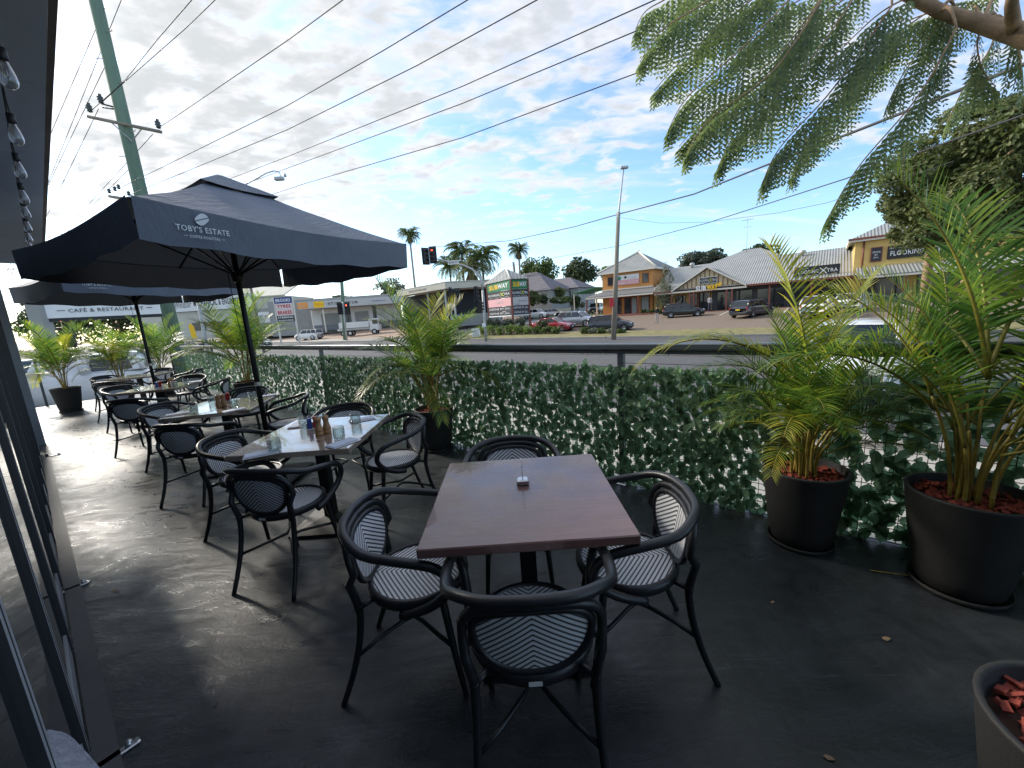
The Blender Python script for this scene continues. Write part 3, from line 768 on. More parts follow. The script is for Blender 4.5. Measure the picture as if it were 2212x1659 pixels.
# ------------------------------------------------------------------ ground, road, paths
mm('asphalt', (.085, .085, .088), .85, var=.18, vs=3, bump=.3, bs=60)
mm('concrete_path', (.36, .34, .30), .85, var=.14, vs=2.5, bump=.2, bs=50)
mm('pavers', (.19, .145, .11), .85, var=.2, vs=5, bump=.25, bs=30)
mm('dirt', (.2, .17, .12), .95, var=.25, vs=1.2)
mm('verge', (.2, .18, .075), .95, var=.35, vs=1.6, bump=.5, bs=40)
mm('line_white', (.62, .62, .58), .7, var=.12, vs=12)
mm('kerb', (.33, .31, .28), .85, var=.15, vs=6)
def sheet(name, s0, s1, b0, b1, dz, mt, ns=1):
    br = sorted(set([b0, b1]+[x for x in (30, 50, 75) if b0 < x < b1])); m = MB(); vs = []; fs = []
    for b in br:
        for k in range(ns+1): vs.append(G(s0+(s1-s0)*k/ns, b, dz))
    for i in range(len(br)-1):
        for k in range(ns): a = i*(ns+1)+k; fs.append((a, a+1, a+ns+2, a+ns+1))
    m.add(vs, fs); return tag(m.build(name, mt), kind='structure')
sheet('ground', -420, 320, -120, 700, -.02, M['dirt'], 8)
sheet('footpath', -60, 60, 3.45, 8.2, 0, M['concrete_path'])
sheet('road', -300, 200, 8.2, 29.4, -.012, M['asphalt'])
sheet('side_street', -47, -35.5, 29.4, 240, -.008, M['asphalt'])
sheet('road', -60, -16.2, -60, 8.2, -.008, M['asphalt'])
# ------------------------------------------------------------------ areca palms in pots
def frond_mesh(seed, e0, droop, n=34, ll=.34, wl=.021, gold=False, stiff=.5, fold=28, L=1.0, bare=.2):
    rnd = random.Random(seed); m = MB()
    steps = 26; pts = []; p = V((0, 0, 0)); cur = rnd.uniform(-.12, .12)
    for i in range(steps+1):
        t = i/steps; e = R(e0-droop*(t**1.35)); a = cur*t*1.5
        pts.append(p.copy())
        p = p+V((math.cos(e)*math.cos(a), math.cos(e)*math.sin(a), math.sin(e)))*(L/steps)
    m.tube(pts, [.0085*(1-.82*i/steps)+.0008 for i in range(steps+1)], 6, mi=1)
    def at(t):
        x = t*steps; i = min(int(x), steps-1); q = pts[i].lerp(pts[i+1], x-i)
        return q, (pts[i+1]-pts[i]).normalized()
    for k in range(n):
        t = bare+(1-bare)*(k+.3)/n; q, tg = at(min(t, .999)); u = (t-bare)/(1-bare)
        side = tg.cross(V((0,0,1)))
        side = side.normalized() if side.length > .05 else V((0,1,0))
        nr = side.cross(tg).normalized()
        prof = (.45+.55*math.sin(math.pi*min(1, u*1.5+.12)/2))*(1-.62*max(0, u-.35)/.65)
        for s_ in (-1, 1):
            if rnd.random() < .035: continue
            l = ll*prof*rnd.uniform(.86, 1.1); wd = wl*rnd.uniform(.8, 1.15)*(1-.35*u)
            f = R(fold+rnd.uniform(-9, 9)); fwd = .45+.75*u+rnd.uniform(-.1, .1)
            d = (side*s_*math.cos(f)+nr*math.sin(f)+tg*fwd).normalized()
            pp = q.copy(); segs = 4; vs = []; fs = []
            wdir = d.cross(nr).normalized() if d.cross(nr).length > .1 else tg
            for j in range(segs+1):
                v = j/segs; ww = wd*.5*(.35+1.5*v if v < .4 else .95*(1-v)/.6+.02)
                vs += [pp-wdir*ww, pp+wdir*ww]
                d2 = (d+V((0,0,-1))*(v+.2)*(1-stiff)*rnd.uniform(.85, 1.15)*.55).normalized(); d = d2
                pp = pp+d*(l/segs)
            for j in range(segs): fs.append((2*j, 2*j+1, 2*j+3, 2*j+2))
            m.add(vs, fs, 0)
    return m
FR = {}
for i in range(4): FR['up', i] = frond_mesh(10+i, 80-3*i, 30+8*i, 32, .33, .02, stiff=.7, fold=34)
for i in range(4): FR['mid', i] = frond_mesh(30+i, 64-4*i, 62+9*i, 34, .35, .021, stiff=.5, fold=26)
for i in range(4): FR['low', i] = frond_mesh(50+i, 42-5*i, 70+9*i, 32, .31, .02, stiff=.4, fold=20)
FR['gold', 0] = frond_mesh(71, 50, 100, 36, .36, .019, stiff=.35, fold=20)
FRO = {}
def frond(kind, i, parent, loc, yaw, sc, gold=False):
    k = (kind, i, gold)
    if k not in FRO:
        o = FR[kind, i].build('frond', [M['palm_gold'] if gold else M['palm'], M['rachis']], parent); FRO[k] = o
    else:
        o = FRO[k].copy(); C.objects.link(o); o.parent = parent
    o.location = loc; o.rotation_euler = (0, 0, yaw); o.scale = (sc,)*3
    return o
def pot_mesh(h=.5, r0=.155, r1=.222):
    m = MB(); m.lathe([(r0*.9, .016), (r0, .03), (r0+(r1-r0)*.25, h*.2), (r0+(r1-r0)*.6, h*.55), (r1, h-.015), (r1+.003, h-.004), (r1, h), (r1-.012, h), (r1-.016, h-.01), (r1-.028, h-.08), (.001, h-.08)], 36)
    return m
def mulch_mesh(h=.5, r1=.222, red=True):
    m = MB(); rnd = random.Random(5)
    m.lathe([(.001, h-.05), (r1*.5, h-.052), (r1-.02, h-.062)], 24, capb=False, capt=False, mi=1)
    for k in range(170):
        a = rnd.uniform(0, 6.28); r = (r1-.035)*math.sqrt(rnd.random())
        rot = Euler((rnd.uniform(-.5, .5), rnd.uniform(-.5, .5), rnd.uniform(0, 6.3))).to_matrix().to_4x4()
        m.box((r*math.cos(a), r*math.sin(a), h-.048+rnd.uniform(0, .018)), (rnd.uniform(.018, .05), rnd.uniform(.01, .022), rnd.uniform(.004, .01)), mat=rot)
    return m
POT = []
def potted_palm(loc, label, seed, h=1.3, n=8, spread=1.0, red=True, psc=1.0, extra=(), nf=3, lean=0, skip=None, gp=.05):
    rnd = random.Random(seed)
    t = thing('potted_palm', label, 'potted palm', loc, 0, 'palms in black pots')
    if not POT:
        a = pot_mesh().build('pot', M['pot_black'], t)
        sm = MB(); sm.lathe([(.15, .0), (.172, .003), (.178, .03), (.172, .03), (.166, .012), (.001, .01)], 32); s_ = sm.build('saucer', M['pot_black'], a)
        b = mulch_mesh().build('mulch', [M['mulch'], M['soil']], t); POT.extend([a, b])
    else:
        a = copy_tree(POT[0], t); b = copy_tree(POT[1], t)
    a.scale = b.scale = (psc,)*3
    rim = .45*psc
    for k in range(n):
        an = 6.283*k/n+rnd.uniform(-.4, .4); r0 = rnd.uniform(.015, .085)
        ch = h*rnd.uniform(.26, .52); out = rnd.uniform(.05, .24)*spread
        b0 = V((r0*math.cos(an), r0*math.sin(an), rim-.03)); tp_ = V(((r0+out)*math.cos(an), (r0+out)*math.sin(an), rim+ch))
        cm = MB(); pts = [b0.lerp(tp_, i/6)+V((0,0,0))-V((math.cos(an), math.sin(an), 0))*(.03*math.sin(math.pi*i/6)) for i in range(7)]
        cm.tube(pts, [.0095-.0006*i for i in range(7)], 7)
        for i in range(1, 6): cm.tube([pts[i]-V((0,0,.004)), pts[i]+V((0,0,.004))], (.0099-.0006*i), 7)
        cm.build('cane', M['cane'], t)
        for j in range(nf):
            kind = ('up', 'mid', 'low')[j % 3] if rnd.random() < .8 else 'mid'
            ya = an+rnd.uniform(-1.1, 1.1)
            if skip and skip(ya): continue
            base = b0.lerp(tp_, 1-.12*j)
            frond(kind, rnd.randrange(4), t, base, ya, h*rnd.uniform(.56, .80)*(1.05 if kind == 'up' else 1), rnd.random() < gp)
    for (kind, i, bz, ya, sc, gold) in extra:
        frond(kind, i, t, V((0, 0, bz)), ya, sc, gold)
    return t
potted_palm((1.77, 2.25, 0), 'potted palm in red bark mulch, one long yellow frond arching left over the rail', 3, .84, 15, .5, gp=.22, extra=[('up', 0, 1.0, R(100), .95, True), ('up', 1, .95, R(10), .8, True), ('gold', 0, .98, R(158), 1.12, True), ('mid', 2, .85, R(172), .75, False), ('low', 1, .75, R(185), .6, False), ('mid', 0, .85, R(150), .8, True)])
potted_palm((2.24, 1.78, 0), 'big potted palm with tall golden canes in the widest pot by the ivy screen', 8, 1.15, 15, .6, gp=.12, skip=lambda a: math.cos(a-R(218)) > .72, psc=1.06, extra=[('up', 2, 1.1, R(60), 1.15, False), ('up', 0, 1.1, R(140), 1.1, False), ('mid', 0, 1.15, R(20), 1.1, False), ('mid', 3, 1.1, R(80), 1.1, False)])
potted_palm((-.95, 4.52, 0), 'potted palm before the middle of the ivy screen, beside the second table', 15, 1.3, 10, .55, gp=.15, psc=1.02, extra=[('up', 1, .9, R(20), 1.0, True), ('up', 2, .9, R(200), .95, False), ('low', 0, .85, R(190), .8, False)])
potted_palm((-5.45, 7.95, 0), 'potted palm beside the nearer umbrella pole, behind the third table', 21, 1.6, 11, .75, psc=1.08)
pL = gz(147, 885); potted_palm((-10.25, 8.9, 0), 'bushy potted palm at the far end of the glazed doors by the white van', 29, 1.35, 11, .75, psc=1.12)
p = gz(262, 826, .5); potted_palm((p.x, p.y, 0), 'potted palm behind the farther umbrella pole, its canes orange at the base', 34, 1.45, 9, .65, psc=1.05)
p = gz(352, 812, .5); potted_palm((p.x, p.y, 0), 'potted palm in the far corner of the deck where the ivy screen ends', 41, 1.5, 9, .7, psc=1.05)
potted_palm((1.325, .70, 0), 'black pot of red bark mulch cut off by the near right corner', 47, 1.3, 0, .7, psc=1.0, nf=1, extra=[]).name = 'plant_pot'
potted_palm((2.95, 1.22, 0), 'potted palm at the right edge whose long fronds reach in front of the others', 52, 1.45, 9, .8, gp=.1, skip=lambda a: math.cos(a-R(205)) > .6, psc=1.05, extra=[('mid', 1, 1.1, R(140), 1.05, False), ('up', 2, 1.05, R(170), 1.15, False), ('mid', 3, 1.2, R(120), 1.1, True)])

# ------------------------------------------------------------------ balustrade and ivy screens
FB = 3.10
rl = thing('balustrade', 'dark grey metal balustrade with flat top rail along the street side of the deck', 'railing', (0,0,0), YAW)
m = MB(); m.rbox((-4.9, FB+.03, 1.215), (22.4, .085, .05), .012); m.rbox((-4.9, FB+.03, 1.17), (22.4, .045, .03), .004); m.build('top_rail', M['rail_grey'], rl)
for s in (-15.6, -12.9, -9.8, -6.69, -4.0, -1.34, 1.3, 4.0):
    m = MB(); m.box((s, FB+.03, .577), (.05, .05, 1.154)); m.build('post', M['rail_grey'], rl)
    m = MB(); m.rbox((s, FB+.0, .006), (.12, .1, .01), .006)
    for a in (-1, 1): m.lathe([(.009, .012), (.009, .02), (.002, .024)], 8, (s+a*.042, FB-.03, 0))
    m.build('base_plate', M['steel'], rl)
def ivy(name_label, s0, s1, dens, lsz, z0, z1, seed, mt, ragged=.03, net=True, dist=.035):
    t = thing('ivy_screen', name_label, 'ivy screen', (0,0,0), YAW, 'artificial ivy screens tied to the balustrade')
    rnd = random.Random(seed); m = MB()
    st = dens; rows = int((z1-z0)/st); cols = int((s1-s0)/st)
    for k in range(rows*cols):
        s = s0+(k % cols+.5+rnd.uniform(-.6, .6))*st; z = z0+(k//cols+.5+rnd.uniform(-.6, .6))*st
        if rnd.random() < .07+.25*max(0, -mnoise.noise(V((s*3, z*3.4, seed)))): continue
        sz = lsz*rnd.uniform(.7, 1.25)
        yaw = rnd.uniform(-.6, .6); pitch = rnd.uniform(-.15, .55); roll = rnd.gauss(0, .6)
        M_ = Matrix.Translation((s, FB-.012-rnd.random()*dist, z)) @ Euler((pitch, 0, yaw)).to_matrix().to_4x4() @ Matrix.Rotation(roll, 4, 'Y')
        w_ = sz*rnd.uniform(.34, .44); c_ = sz*.10
        vs = [(0, 0, 0), (-w_*.8, c_, -sz*.22), (-w_, c_*1.2, -sz*.5), (-w_*.55, c_*.6, -sz*.82), (0, -.1*sz, -sz*1.05), (w_*.55, c_*.6, -sz*.82), (w_, c_*1.2, -sz*.5), (w_*.8, c_, -sz*.22), (0, 0, -sz*.5)]
        m.add([M_ @ V(p) for p in vs], [(0, 1, 2, 8), (8, 2, 3, 4), (0, 8, 6, 7), (8, 4, 5, 6)])
    m.build('leaves', mt, t)
    if net:
        g = MB(); k = s0
        while k <= s1+.001:
            g.box((k, FB-.008, (z0+z1)/2-.03), (.0035, .0035, z1-z0)); k += .045
        z = z0-.03
        while z <= z1:
            g.box(((s0+s1)/2, FB-.004, z), (s1-s0, .0035, .004)); z += .045
        g.build('net', M['net_green'], t)
    return t
ivy('dense ivy screen at the far end of the deck with pale gaps', -15.6, -9.85, .05, .085, .03, 1.1, 3, M['ivy'], net=False)
ivy('dense dark ivy screen between the nearer umbrella pole and the palm beside it', -9.75, -6.72, .040, .075, .03, 1.1, 4, M['ivy'], net=False)
ivy('dense ivy screen behind the second table', -6.7, -3.99, .030, .07, .03, 1.1, 5, M['ivy'])
ivy('ivy screen with gaps behind the bare dark table', -3.98, -1.335, .0315, .07, .04, 1.08, 6, M['ivy'])
ivy('dense ivy screen between the rail post and the palm with the yellow frond', -1.345, -.40, .0275, .068, .03, 1.09, 7, M['ivy'])
ivy('sparse ivy screen of large leaves showing its green net between the two right hand palms', -.40, 1.29, .042, .09, .04, 1.08, 8, M['ivy_big'], dist=.015)
ivy('ivy screen at the right edge behind the big palms', 1.28, 4.0, .042, .088, .05, 1.08, 9, M['ivy_big'])
# wire fence closing the end of the deck
wf = thing('wire_fence', 'thin wire fence closing the far end of the deck in front of the white van', 'fence', (0,0,0), YAW)
for bb in (.1, 1.6):
    m = MB(); m.box((-15.62, bb, .6), (.05, .05, 1.2)); m.build('post', M['rail_grey'], wf)
m = MB()
for k in range(9): m.tube([(-15.62, -.2, .12+k*.12), (-15.62, 3.1, .12+k*.12)], .003, 4)
m.build('wires', M['steel'], wf)

# ------------------------------------------------------------------ jacaranda reaching in at the top right
tr = thing('jacaranda_tree', 'jacaranda branch with drooping feathery fronds reaching over from the street', 'tree', (0,0,0))
c5b = lambda x, y: (1327+x*.4, y*.4)
base = [gy(2520, 230, 1.75), gy(2360, 118, 1.95), gy(2250, 84, 2.1), gy(2190, 70, 2.2), gy(2120, 52, 2.3), gy(2030, 24, 2.35), gy(1920, -30, 2.4), gy(1780, -100, 2.45), gy(1640, -190, 2.5), gy(1500, -260, 2.55)]
b0 = base[0]
trunk = [V((b0.x+.9, b0.y-.4, -.9)), V((b0.x+.8, b0.y-.3, .8)), V((b0.x+.55, b0.y-.15, 1.9))]+base[:1]
m = MB(); m.tube(trunk, [.17, .14, .11, .085], 12); m.build('trunk', M['bark'], tr)
m = MB(); m.tube(base, [.085, .066, .054, .046, .038, .03, .024, .018, .013, .008], 10)
m.tube([base[3], gy(2185, 10, 2.05), gy(2195, -60, 2.0)], [.03, .022, .018], 8)
m.build('limb', M['bark'], tr)
paths = [
 ([(480, -160), (300, -20), (170, 60), (112, 165)], 2.5), ([(760, -160), (480, 20), (250, 170), (138, 335)], 2.35),
 ([(900, -120), (640, 80), (350, 340), (215, 490)], 2.45), ([(1000, -60), (700, 250), (400, 520), (290, 705)], 2.25),
 ([(1150, -60), (900, 280), (560, 560), (350, 790)], 2.35), ([(1120, 0), (860, 380), (520, 640), (388, 830)], 2.1),
 ([(1300, -20), (1000, 400), (680, 690), (560, 900)], 2.3), ([(1500, 30), (1180, 480), (900, 790), (800, 985)], 2.15),
 ([(1560, 80), (1300, 420), (1060, 720), (958, 945)], 2.35), ([(1850, 150), (1640, 520), (1320, 900), (1142, 1195)], 2.05),
 ([(1850, 60), (1720, 180), (1560, 400), (1482, 550)], 2.3), ([(1640, -40), (1450, 60), (1270, 220), (1160, 335)], 2.2),
 ([(2080, 120), (2020, 280), (1890, 470), (1800, 660)], 2.4), ([(1250, -120), (1000, 0), (780, 170), (640, 330)], 2.6),
 ([(1400, -100), (1150, 60), (930, 260), (820, 430)], 2.55), ([(1000, -160), (760, -20), (560, 110), (450, 260)], 2.6),
 ([(1980, 150), (1960, 250), (1990, 380), (2060, 470)], 2.25), ([(1700, 60), (1500, 200), (1330, 340), (1250, 470)], 2.5),
 ([(1900, 40), (1700, 70), (1500, 160), (1400, 280)], 2.55), ([(2150, 160), (2180, 240), (2190, 330), (2200, 420)], 2.2),
 ([(700, -150), (520, -80), (380, -10), (300, 110)], 2.7), ([(2100, -40), (1900, -20), (1750, 40), (1660, 140)], 2.35)]
def bez(P, t):
    n = len(P)-1; x = t*n; i = min(int(x), n-1); f = x-i
    p0 = P[max(i-1, 0)]; p1 = P[i]; p2 = P[i+1]; p3 = P[min(i+2, n)]
    return .5*((2*p1)+(p2-p0)*f+(2*p0-5*p1+4*p2-p3)*f*f+(3*p1-p0-3*p2+p3)*f*f*f)
rnd = random.Random(77)
for path, Y0 in paths:
    P = [gy(*c5b(x, y), Y0+.12*(1-i/3)) for i, (x, y) in enumerate(path)]
    nn = 22; cl = [bez(P, i/nn) for i in range(nn+1)]
    ln = sum((cl[i+1]-cl[i]).length for i in range(nn))
    m = MB(); m.tube(cl, [.0045*(1-.75*i/nn)+.0006 for i in range(nn+1)], 5, mi=1)
    nb = min(base, key=lambda p_: (p_-cl[0]).length)
    m.tube(smooth([nb, nb.lerp(cl[0], .5)+V((0, 0, .05)), cl[0]], 8), [.011-.0008*i for i in range(9)], 6, mi=1)   # twig back to the limb
    k = 0; n_p = int(ln/.036)
    for k in range(n_p):
        t = .06+.94*(k+.5)/n_p; q = bez(P, t); tg = (bez(P, min(1, t+.02))-bez(P, t-.02)).normalized()
        hz = V((tg.x, tg.y, tg.z*.4)).normalized()
        side = tg.cross(V((0,0,1))).normalized()
        pl = .27*(.35+.65*math.sin(math.pi*min(1, .12+t*1.05)))*rnd.uniform(.92, 1.06)
        for sg in (-1, 1):
            d = (V((0,0,-1))*1.0+side*sg*rnd.uniform(.1, .3)+tg*rnd.uniform(.14, .24)).normalized()
            pts = []; pp = q.copy(); dd = d.copy()
            np_ = max(4, int(pl/.023))
            for j in range(np_+1):
                pts.append(pp.copy()); dd = (dd+V((0,0,-.06))).normalized(); pp = pp+dd*(pl/np_)
            pn = hz.cross(dd).normalized()
            m.add([pts[0], pts[np_//2]+hz*.0007, pts[-1], pts[np_//2]-hz*.0007], [(0,1,2,3)], 1)
            for j in range(1, np_+1):
                l = .043*(1-.4*(j/np_)**2)*rnd.uniform(.85, 1.1); o_ = pts[j]
                if rnd.random() < .03: continue
                for s2 in (-1, 1):
                    u = (hz*s2*.82+dd*.62+pn*rnd.uniform(-.1, .1)).normalized(); wv = u.cross(pn).normalized()*l*.185
                    m.add([o_, o_+u*l*.5+wv, o_+u*l, o_+u*l*.5-wv], [(0,1,2,3)], 0)
    m.build('frond', [M['jac'], M['bark']], tr)

# grey felt cushion at the bottom left corner
cu = thing('cushion', 'grey felt cushion corner poking in at the bottom left', 'cushion', gz(-140, 1865, .60), YAW+R(12))
m = MB(); n = 16; vs = []; fs = []
for i in range(n+1):
    for j in range(2*n):
        a = math.pi*(i/n-.5); b = 2*math.pi*j/(2*n)
        sg = lambda x, p: math.copysign(abs(x)**p, x)
        vs.append((.2*sg(math.cos(a), .5)*sg(math.cos(b), .45), .2*sg(math.cos(a), .5)*sg(math.sin(b), .45), .06*sg(math.sin(a), .9)))
for i in range(n):
    for j in range(2*n): fs.append((i*2*n+j, i*2*n+(j+1) % (2*n), (i+1)*2*n+(j+1) % (2*n), (i+1)*2*n+j))
m.add(vs, fs, 0, True); m.build('cover', M['grey_felt'], cu)
m = MB(); m.tube([(.2*math.copysign(abs(math.cos(b))**.45, math.cos(b)), .2*math.copysign(abs(math.sin(b))**.45, math.sin(b)), 0) for b in [6.283*k/48 for k in range(48)]], .006, 6, closed=True); m.build('piping', M['grey_felt'], cu)

# leaf litter and a twig on the deck
lp = None
for k, (x, y, a) in enumerate(((1.25, 1.75, .3), (2.0, 1.15, 1.2), (-.45, 3.75, 2.2), (-.6, .62, .9), (1.0, 1.05, 2.8), (-1.0, 1.05, 4.0), (.75, 2.55, 5.1), (-2.6, 2.2, .2), (1.62, 1.5, 3.4))):
    if lp is None:
        m = MB(); m.add([(0,0,.003), (.012,.011,.008), (.035,.012,.004), (.05,0,.010), (.035,-.012,.006), (.012,-.011,.003)], [(0,1,5), (1,2,4,5), (2,3,4)], 0, True); lp = m.build('fallen_leaf', M['bark']); o = lp
    else: o = lp.copy(); C.objects.link(o)
    o.location = (x, y, .001); o.rotation_euler.z = a; o.scale = (.5+.05*k,)*3
    tag(o, 'small dry fallen leaf lying loose on the dark deck floor', 'leaf', 'fallen leaves on the deck')
m = MB(); m.tube([(1.93, 1.93, .006), (2.03, 1.88, .012), (2.12, 1.86, .006), (2.2, 1.8, .008)], .003, 5)
tag(m.build('twig', M['cane']), 'thin pale twig on the deck between the two big pots', 'twig')
# ------------------------------------------------------------------ background helpers
def k4(x, y): return (1000+x*.22604)/1.1302, (550+y*.22604)/1.1302
def k5(x, y): return (1400+x*.27125)/1.1302, (550+y*.27125)/1.1302
def k6(x, y): return (1900+x*.30136)/1.1302, (450+y*.30136)/1.1302
def k3(x, y): return (400+x*.31646)/1.1302, (650+y*.31646)/1.1302
def k7(x, y): return (780+x*.22604)/1.1302, (560+y*.22604)/1.1302
def k8(x, y): return (100+x*.22604)/1.1302, (660+y*.22604)/1.1302
def k1(x, y): return x*.28, y*.28
class Panel:
    "an upright board between two ground points; x runs left to right as seen from the deck"
    def __init__(s, p0, p1, z0, z1):
        s.p0 = V((p0[0], p0[1], 0)); s.p1 = V((p1[0], p1[1], 0)); s.z0 = z0; s.z1 = z1
        s.x = (s.p1-s.p0).normalized(); s.w = (s.p1-s.p0).length; s.h = z1-z0
        s.n = s.x.cross(V((0,0,1))).normalized()
    def at(s, u, v, out=0): return s.p0+s.x*(u*s.w)+V((0,0,s.z0+v*s.h))+s.n*out
    def box(s, mb, u0=0, v0=0, u1=1, v1=1, out=0, thick=.1, mi=0):
        a = s.at(u0, v0, out); b = s.at(u1, v0, out); c = s.at(u1, v1, out); d = s.at(u0, v1, out); o = -s.n*thick
        mb.add([a, b, c, d, a+o, b+o, c+o, d+o], [(0,1,2,3),(5,4,7,6),(4,0,3,7),(1,5,6,2),(3,2,6,7),(4,5,1,0)], mi)
    def M(s, u, v, out=.015): return Matrix.Translation(s.at(u, v, out)) @ Matrix((s.x, V((0,0,1)), s.n)).transposed().to_4x4()
    def text(s, mb, t, u, v, w=None, h=None, bold=.01, out=.015, shear=0, mi=0): text(mb, t, s.M(u, v, out), w*s.w if w else None, h*s.h if h else None, bold, shear, mi)
def part(name, fn, mats, parent):
    m = MB(); fn(m); return m.build(name, mats, parent)
def q(m, *pts, mi=0): m.add(list(pts), [tuple(range(len(pts)))], mi)

mm('orange_render', (.60, .28, .09), .85, var=.1, vs=.8); mm('yellow_render', (.66, .46, .16), .85, var=.08, vs=.8)
mm('cream', (.62, .52, .34), .8, var=.06, vs=1); mm('trim_white', (.7, .66, .58), .6, var=.05); mm('red_brown', (.19, .055, .04), .6, var=.12)
mm('shop_dark', (.05, .055, .065), .5, var=.12); mm('shop_glass', (.03, .035, .04), .08, var=.3, vs=.9, spec=.8)
mm('curtain', (.38, .42, .40), .8, var=.12, vs=2); mm('sign_black', (.016, .016, .018), .5, var=.1); mm('sign_white', (.75, .76, .76), .55, var=.03)
mm('sign_green', (.0, .16, .05), .5, var=.04); mm('sign_yellow', (.85, .52, .01), .5, var=.03); mm('sign_pink', (.72, .38, .40), .6, var=.05); mm('sign_grey', (.48, .48, .48), .6, var=.08)
mm('sign_navy', (.022, .02, .035), .5, var=.06); mm('sign_blue', (.012, .05, .22), .5, var=.05); mm('sign_red', (.5, .02, .03), .5, var=.04); mm('lime', (.65, .72, .12), .5, var=.03)
mm('sign_palepink', (.72, .6, .58), .6, var=.04); mm('sign_orange', (.85, .3, .02), .5, var=.05); mm('teal', (.05, .25, .17), .6, var=.1)
mm('galv', (.42, .44, .44), .5, metal=.3, var=.12, vs=3); mm('timber_pole', (.24, .215, .175), .9, var=.25, vs=3, stretch=(1, 1, .15), bump=.3, bs=20)
mm('green_pole', (.13, .20, .145), .9, var=.25, vs=3, stretch=(1, 1, .12), bump=.35, bs=18); mm('wire_black', (.02, .02, .022), .6, var=0); mm('insulator', (.05, .06, .06), .4, var=.1)
mm('signal_black', (.012, .012, .014), .5, var=.1); mm('red_lamp', (.6, .02, .01), .4, var=0, emit=(1, .06, .03), es=3.0); mm('dead_lamp', (.03, .03, .03), .25, var=0)
mm('wall_grey', (.30, .31, .30), .85, var=.1, vs=.6); mm('wall_cream', (.55, .53, .46), .85, var=.08, vs=.6); mm('wall_white', (.68, .68, .66), .85, var=.06, vs=.6)
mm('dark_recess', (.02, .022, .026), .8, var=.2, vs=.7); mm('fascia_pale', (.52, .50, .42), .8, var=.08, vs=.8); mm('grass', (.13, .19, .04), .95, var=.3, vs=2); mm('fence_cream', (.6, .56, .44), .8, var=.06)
M['roof_iron'] = ribbed('roof_iron', (.29, .30, .29), .24, 0, .025, .5); M['roof_tile'] = ribbed('roof_tile', (.24, .25, .25), .4, 0, .015, .8, var=.2); M['tile_blue'] = ribbed('tile_blue', (.15, .14, .165), .4, 2, .05, .8)
M['shade_roof'] = ribbed('shade_roof', (.19, .19, .19), .3, 0, .04, .7)

# ------------------------------------------------------------------ shops across the street  (local axes: x = s, y = b)
def shop(name, label): return thing(name, label, 'shop building', (0,0,0), YAW)
def hip(m, s0, s1, b0, b1, z0, z1, r0, r1, br, mi=0):
    q(m, (s0,b0,z0), (s1,b0,z0), (r1,br,z1), (r0,br,z1), mi=mi); q(m, (s1,b1,z0), (s0,b1,z0), (r0,br,z1), (r1,br,z1), mi=mi)
    q(m, (s0,b1,z0), (s0,b0,z0), (r0,br,z1), mi=mi); q(m, (s1,b0,z0), (s1,b1,z0), (r1,br,z1), mi=mi)
    q(m, (s0,b0,z0-.02), (s0,b1,z0-.02), (s1,b1,z0-.02), (s1,b0,z0-.02), mi=mi)
def window(par, s, b, z, w_, h_, fm, gm, name='window', axis='s'):
    m = MB(); t = .1
    for a, c_, dd in (((0, h_/2), 0, (w_+.12, t, .08)), ((0, -h_/2), 0, (w_+.12, t, .08)), ((-w_/2, 0), 0, (.08, t, h_-.08)), ((w_/2, 0), 0, (.08, t, h_-.08))): m.box((s+a[0], b-.03, z+a[1]), dd)
    f = m.build(name, M[fm], par); m = MB(); m.box((s, b-.005, z), (w_-.08, .03, h_-.08)); m.build('pane', M[gm], f); return f

A = shop('corner_shop', 'two storey orange rendered shop with grey hipped roof and a pink and white banner')
part('wall', lambda m: m.box((-21.55, 57.3, 3.2), (7.1, 9.6, 5.9)), M['orange_render'], A)
def rf(m): hip(m, -25.6, -17.45, 52.0, 62.6, 6.22, 8.95, -21.7, -21.4, 57.0)
ro = part('roof', rf, M['roof_tile'], A)
def caps(m):
    for a in ((-25.6, 52.0), (-17.45, 52.0)): m.tube([(a[0], a[1], 6.26), (-21.55, 57.0, 9.0)], .11, 6)
    m.lathe([(.16, 8.95), (.16, 9.15), (.05, 9.3)], 8, (-21.55, 57, 0))
part('ridge_capping', caps, M['trim_white'], ro)
part('eave_board', lambda m: (m.box((-21.52, 52.05, 6.1), (8.1, .14, .24)), m.box((-17.5, 57.2, 6.1), (.14, 10.2, .24))), M['trim_white'], A)
window(A, -18.95, 52.5, 4.98, .75, 1.1, 'red_brown', 'shop_glass'); window(A, -23.85, 52.5, 5.0, .75, 1.1, 'red_brown', 'shop_glass')
PX_ = lambda p: W(p[0], p[1])
pn = Panel(W(-22.9, 52.38), W(-19.8, 52.38), 4.36, 5.66)
ban = part('banner', lambda m: (pn.box(m, 0, .5, 1, 1, thick=.05), pn.box(m, 0, 0, 1, .5, thick=.05, mi=1)), [M['sign_white'], M['sign_pink']], None)
def bl(m):
    pn.text(m, 'Clarus Therapies', .68, .66, .5, .2, 0, .02, .25, 0)
    m.M = pn.M(.12, .7, .02); m.lathe([(.26, 0), (.26, .01)], 16, mi=1); m.M = pn.M(.4, .74, .02); m.lathe([(.16, 0), (.16, .01)], 16, mi=2); m.M = Matrix()
    pn.text(m, 'BY GARY', .22, .2, .34, .2, .01, .02, 0, 3); pn.text(m, '0404 676 580', .72, .28, .42, .14, .005, .02, 0, 3)
def reparent(o, par):
    o.parent = par; o.matrix_parent_inverse = Matrix.Rotation(-YAW, 4, 'Z'); return o
reparent(ban, A); lt = part('lettering', bl, [M['sign_grey'], M['teal'], M['sign_black'], M['sign_white']], ban)
def aw(m):
    m.slab([(-26.5, 49.9, 3.02), (-16.75, 49.9, 3.02), (-16.75, 52.5, 3.72), (-24.9, 52.5, 3.72)], .08)
    m.slab([(-26.5, 49.9, 3.02), (-24.9, 52.5, 3.72), (-25.1, 57.0, 3.72), (-26.6, 57.0, 3.02)], .08)
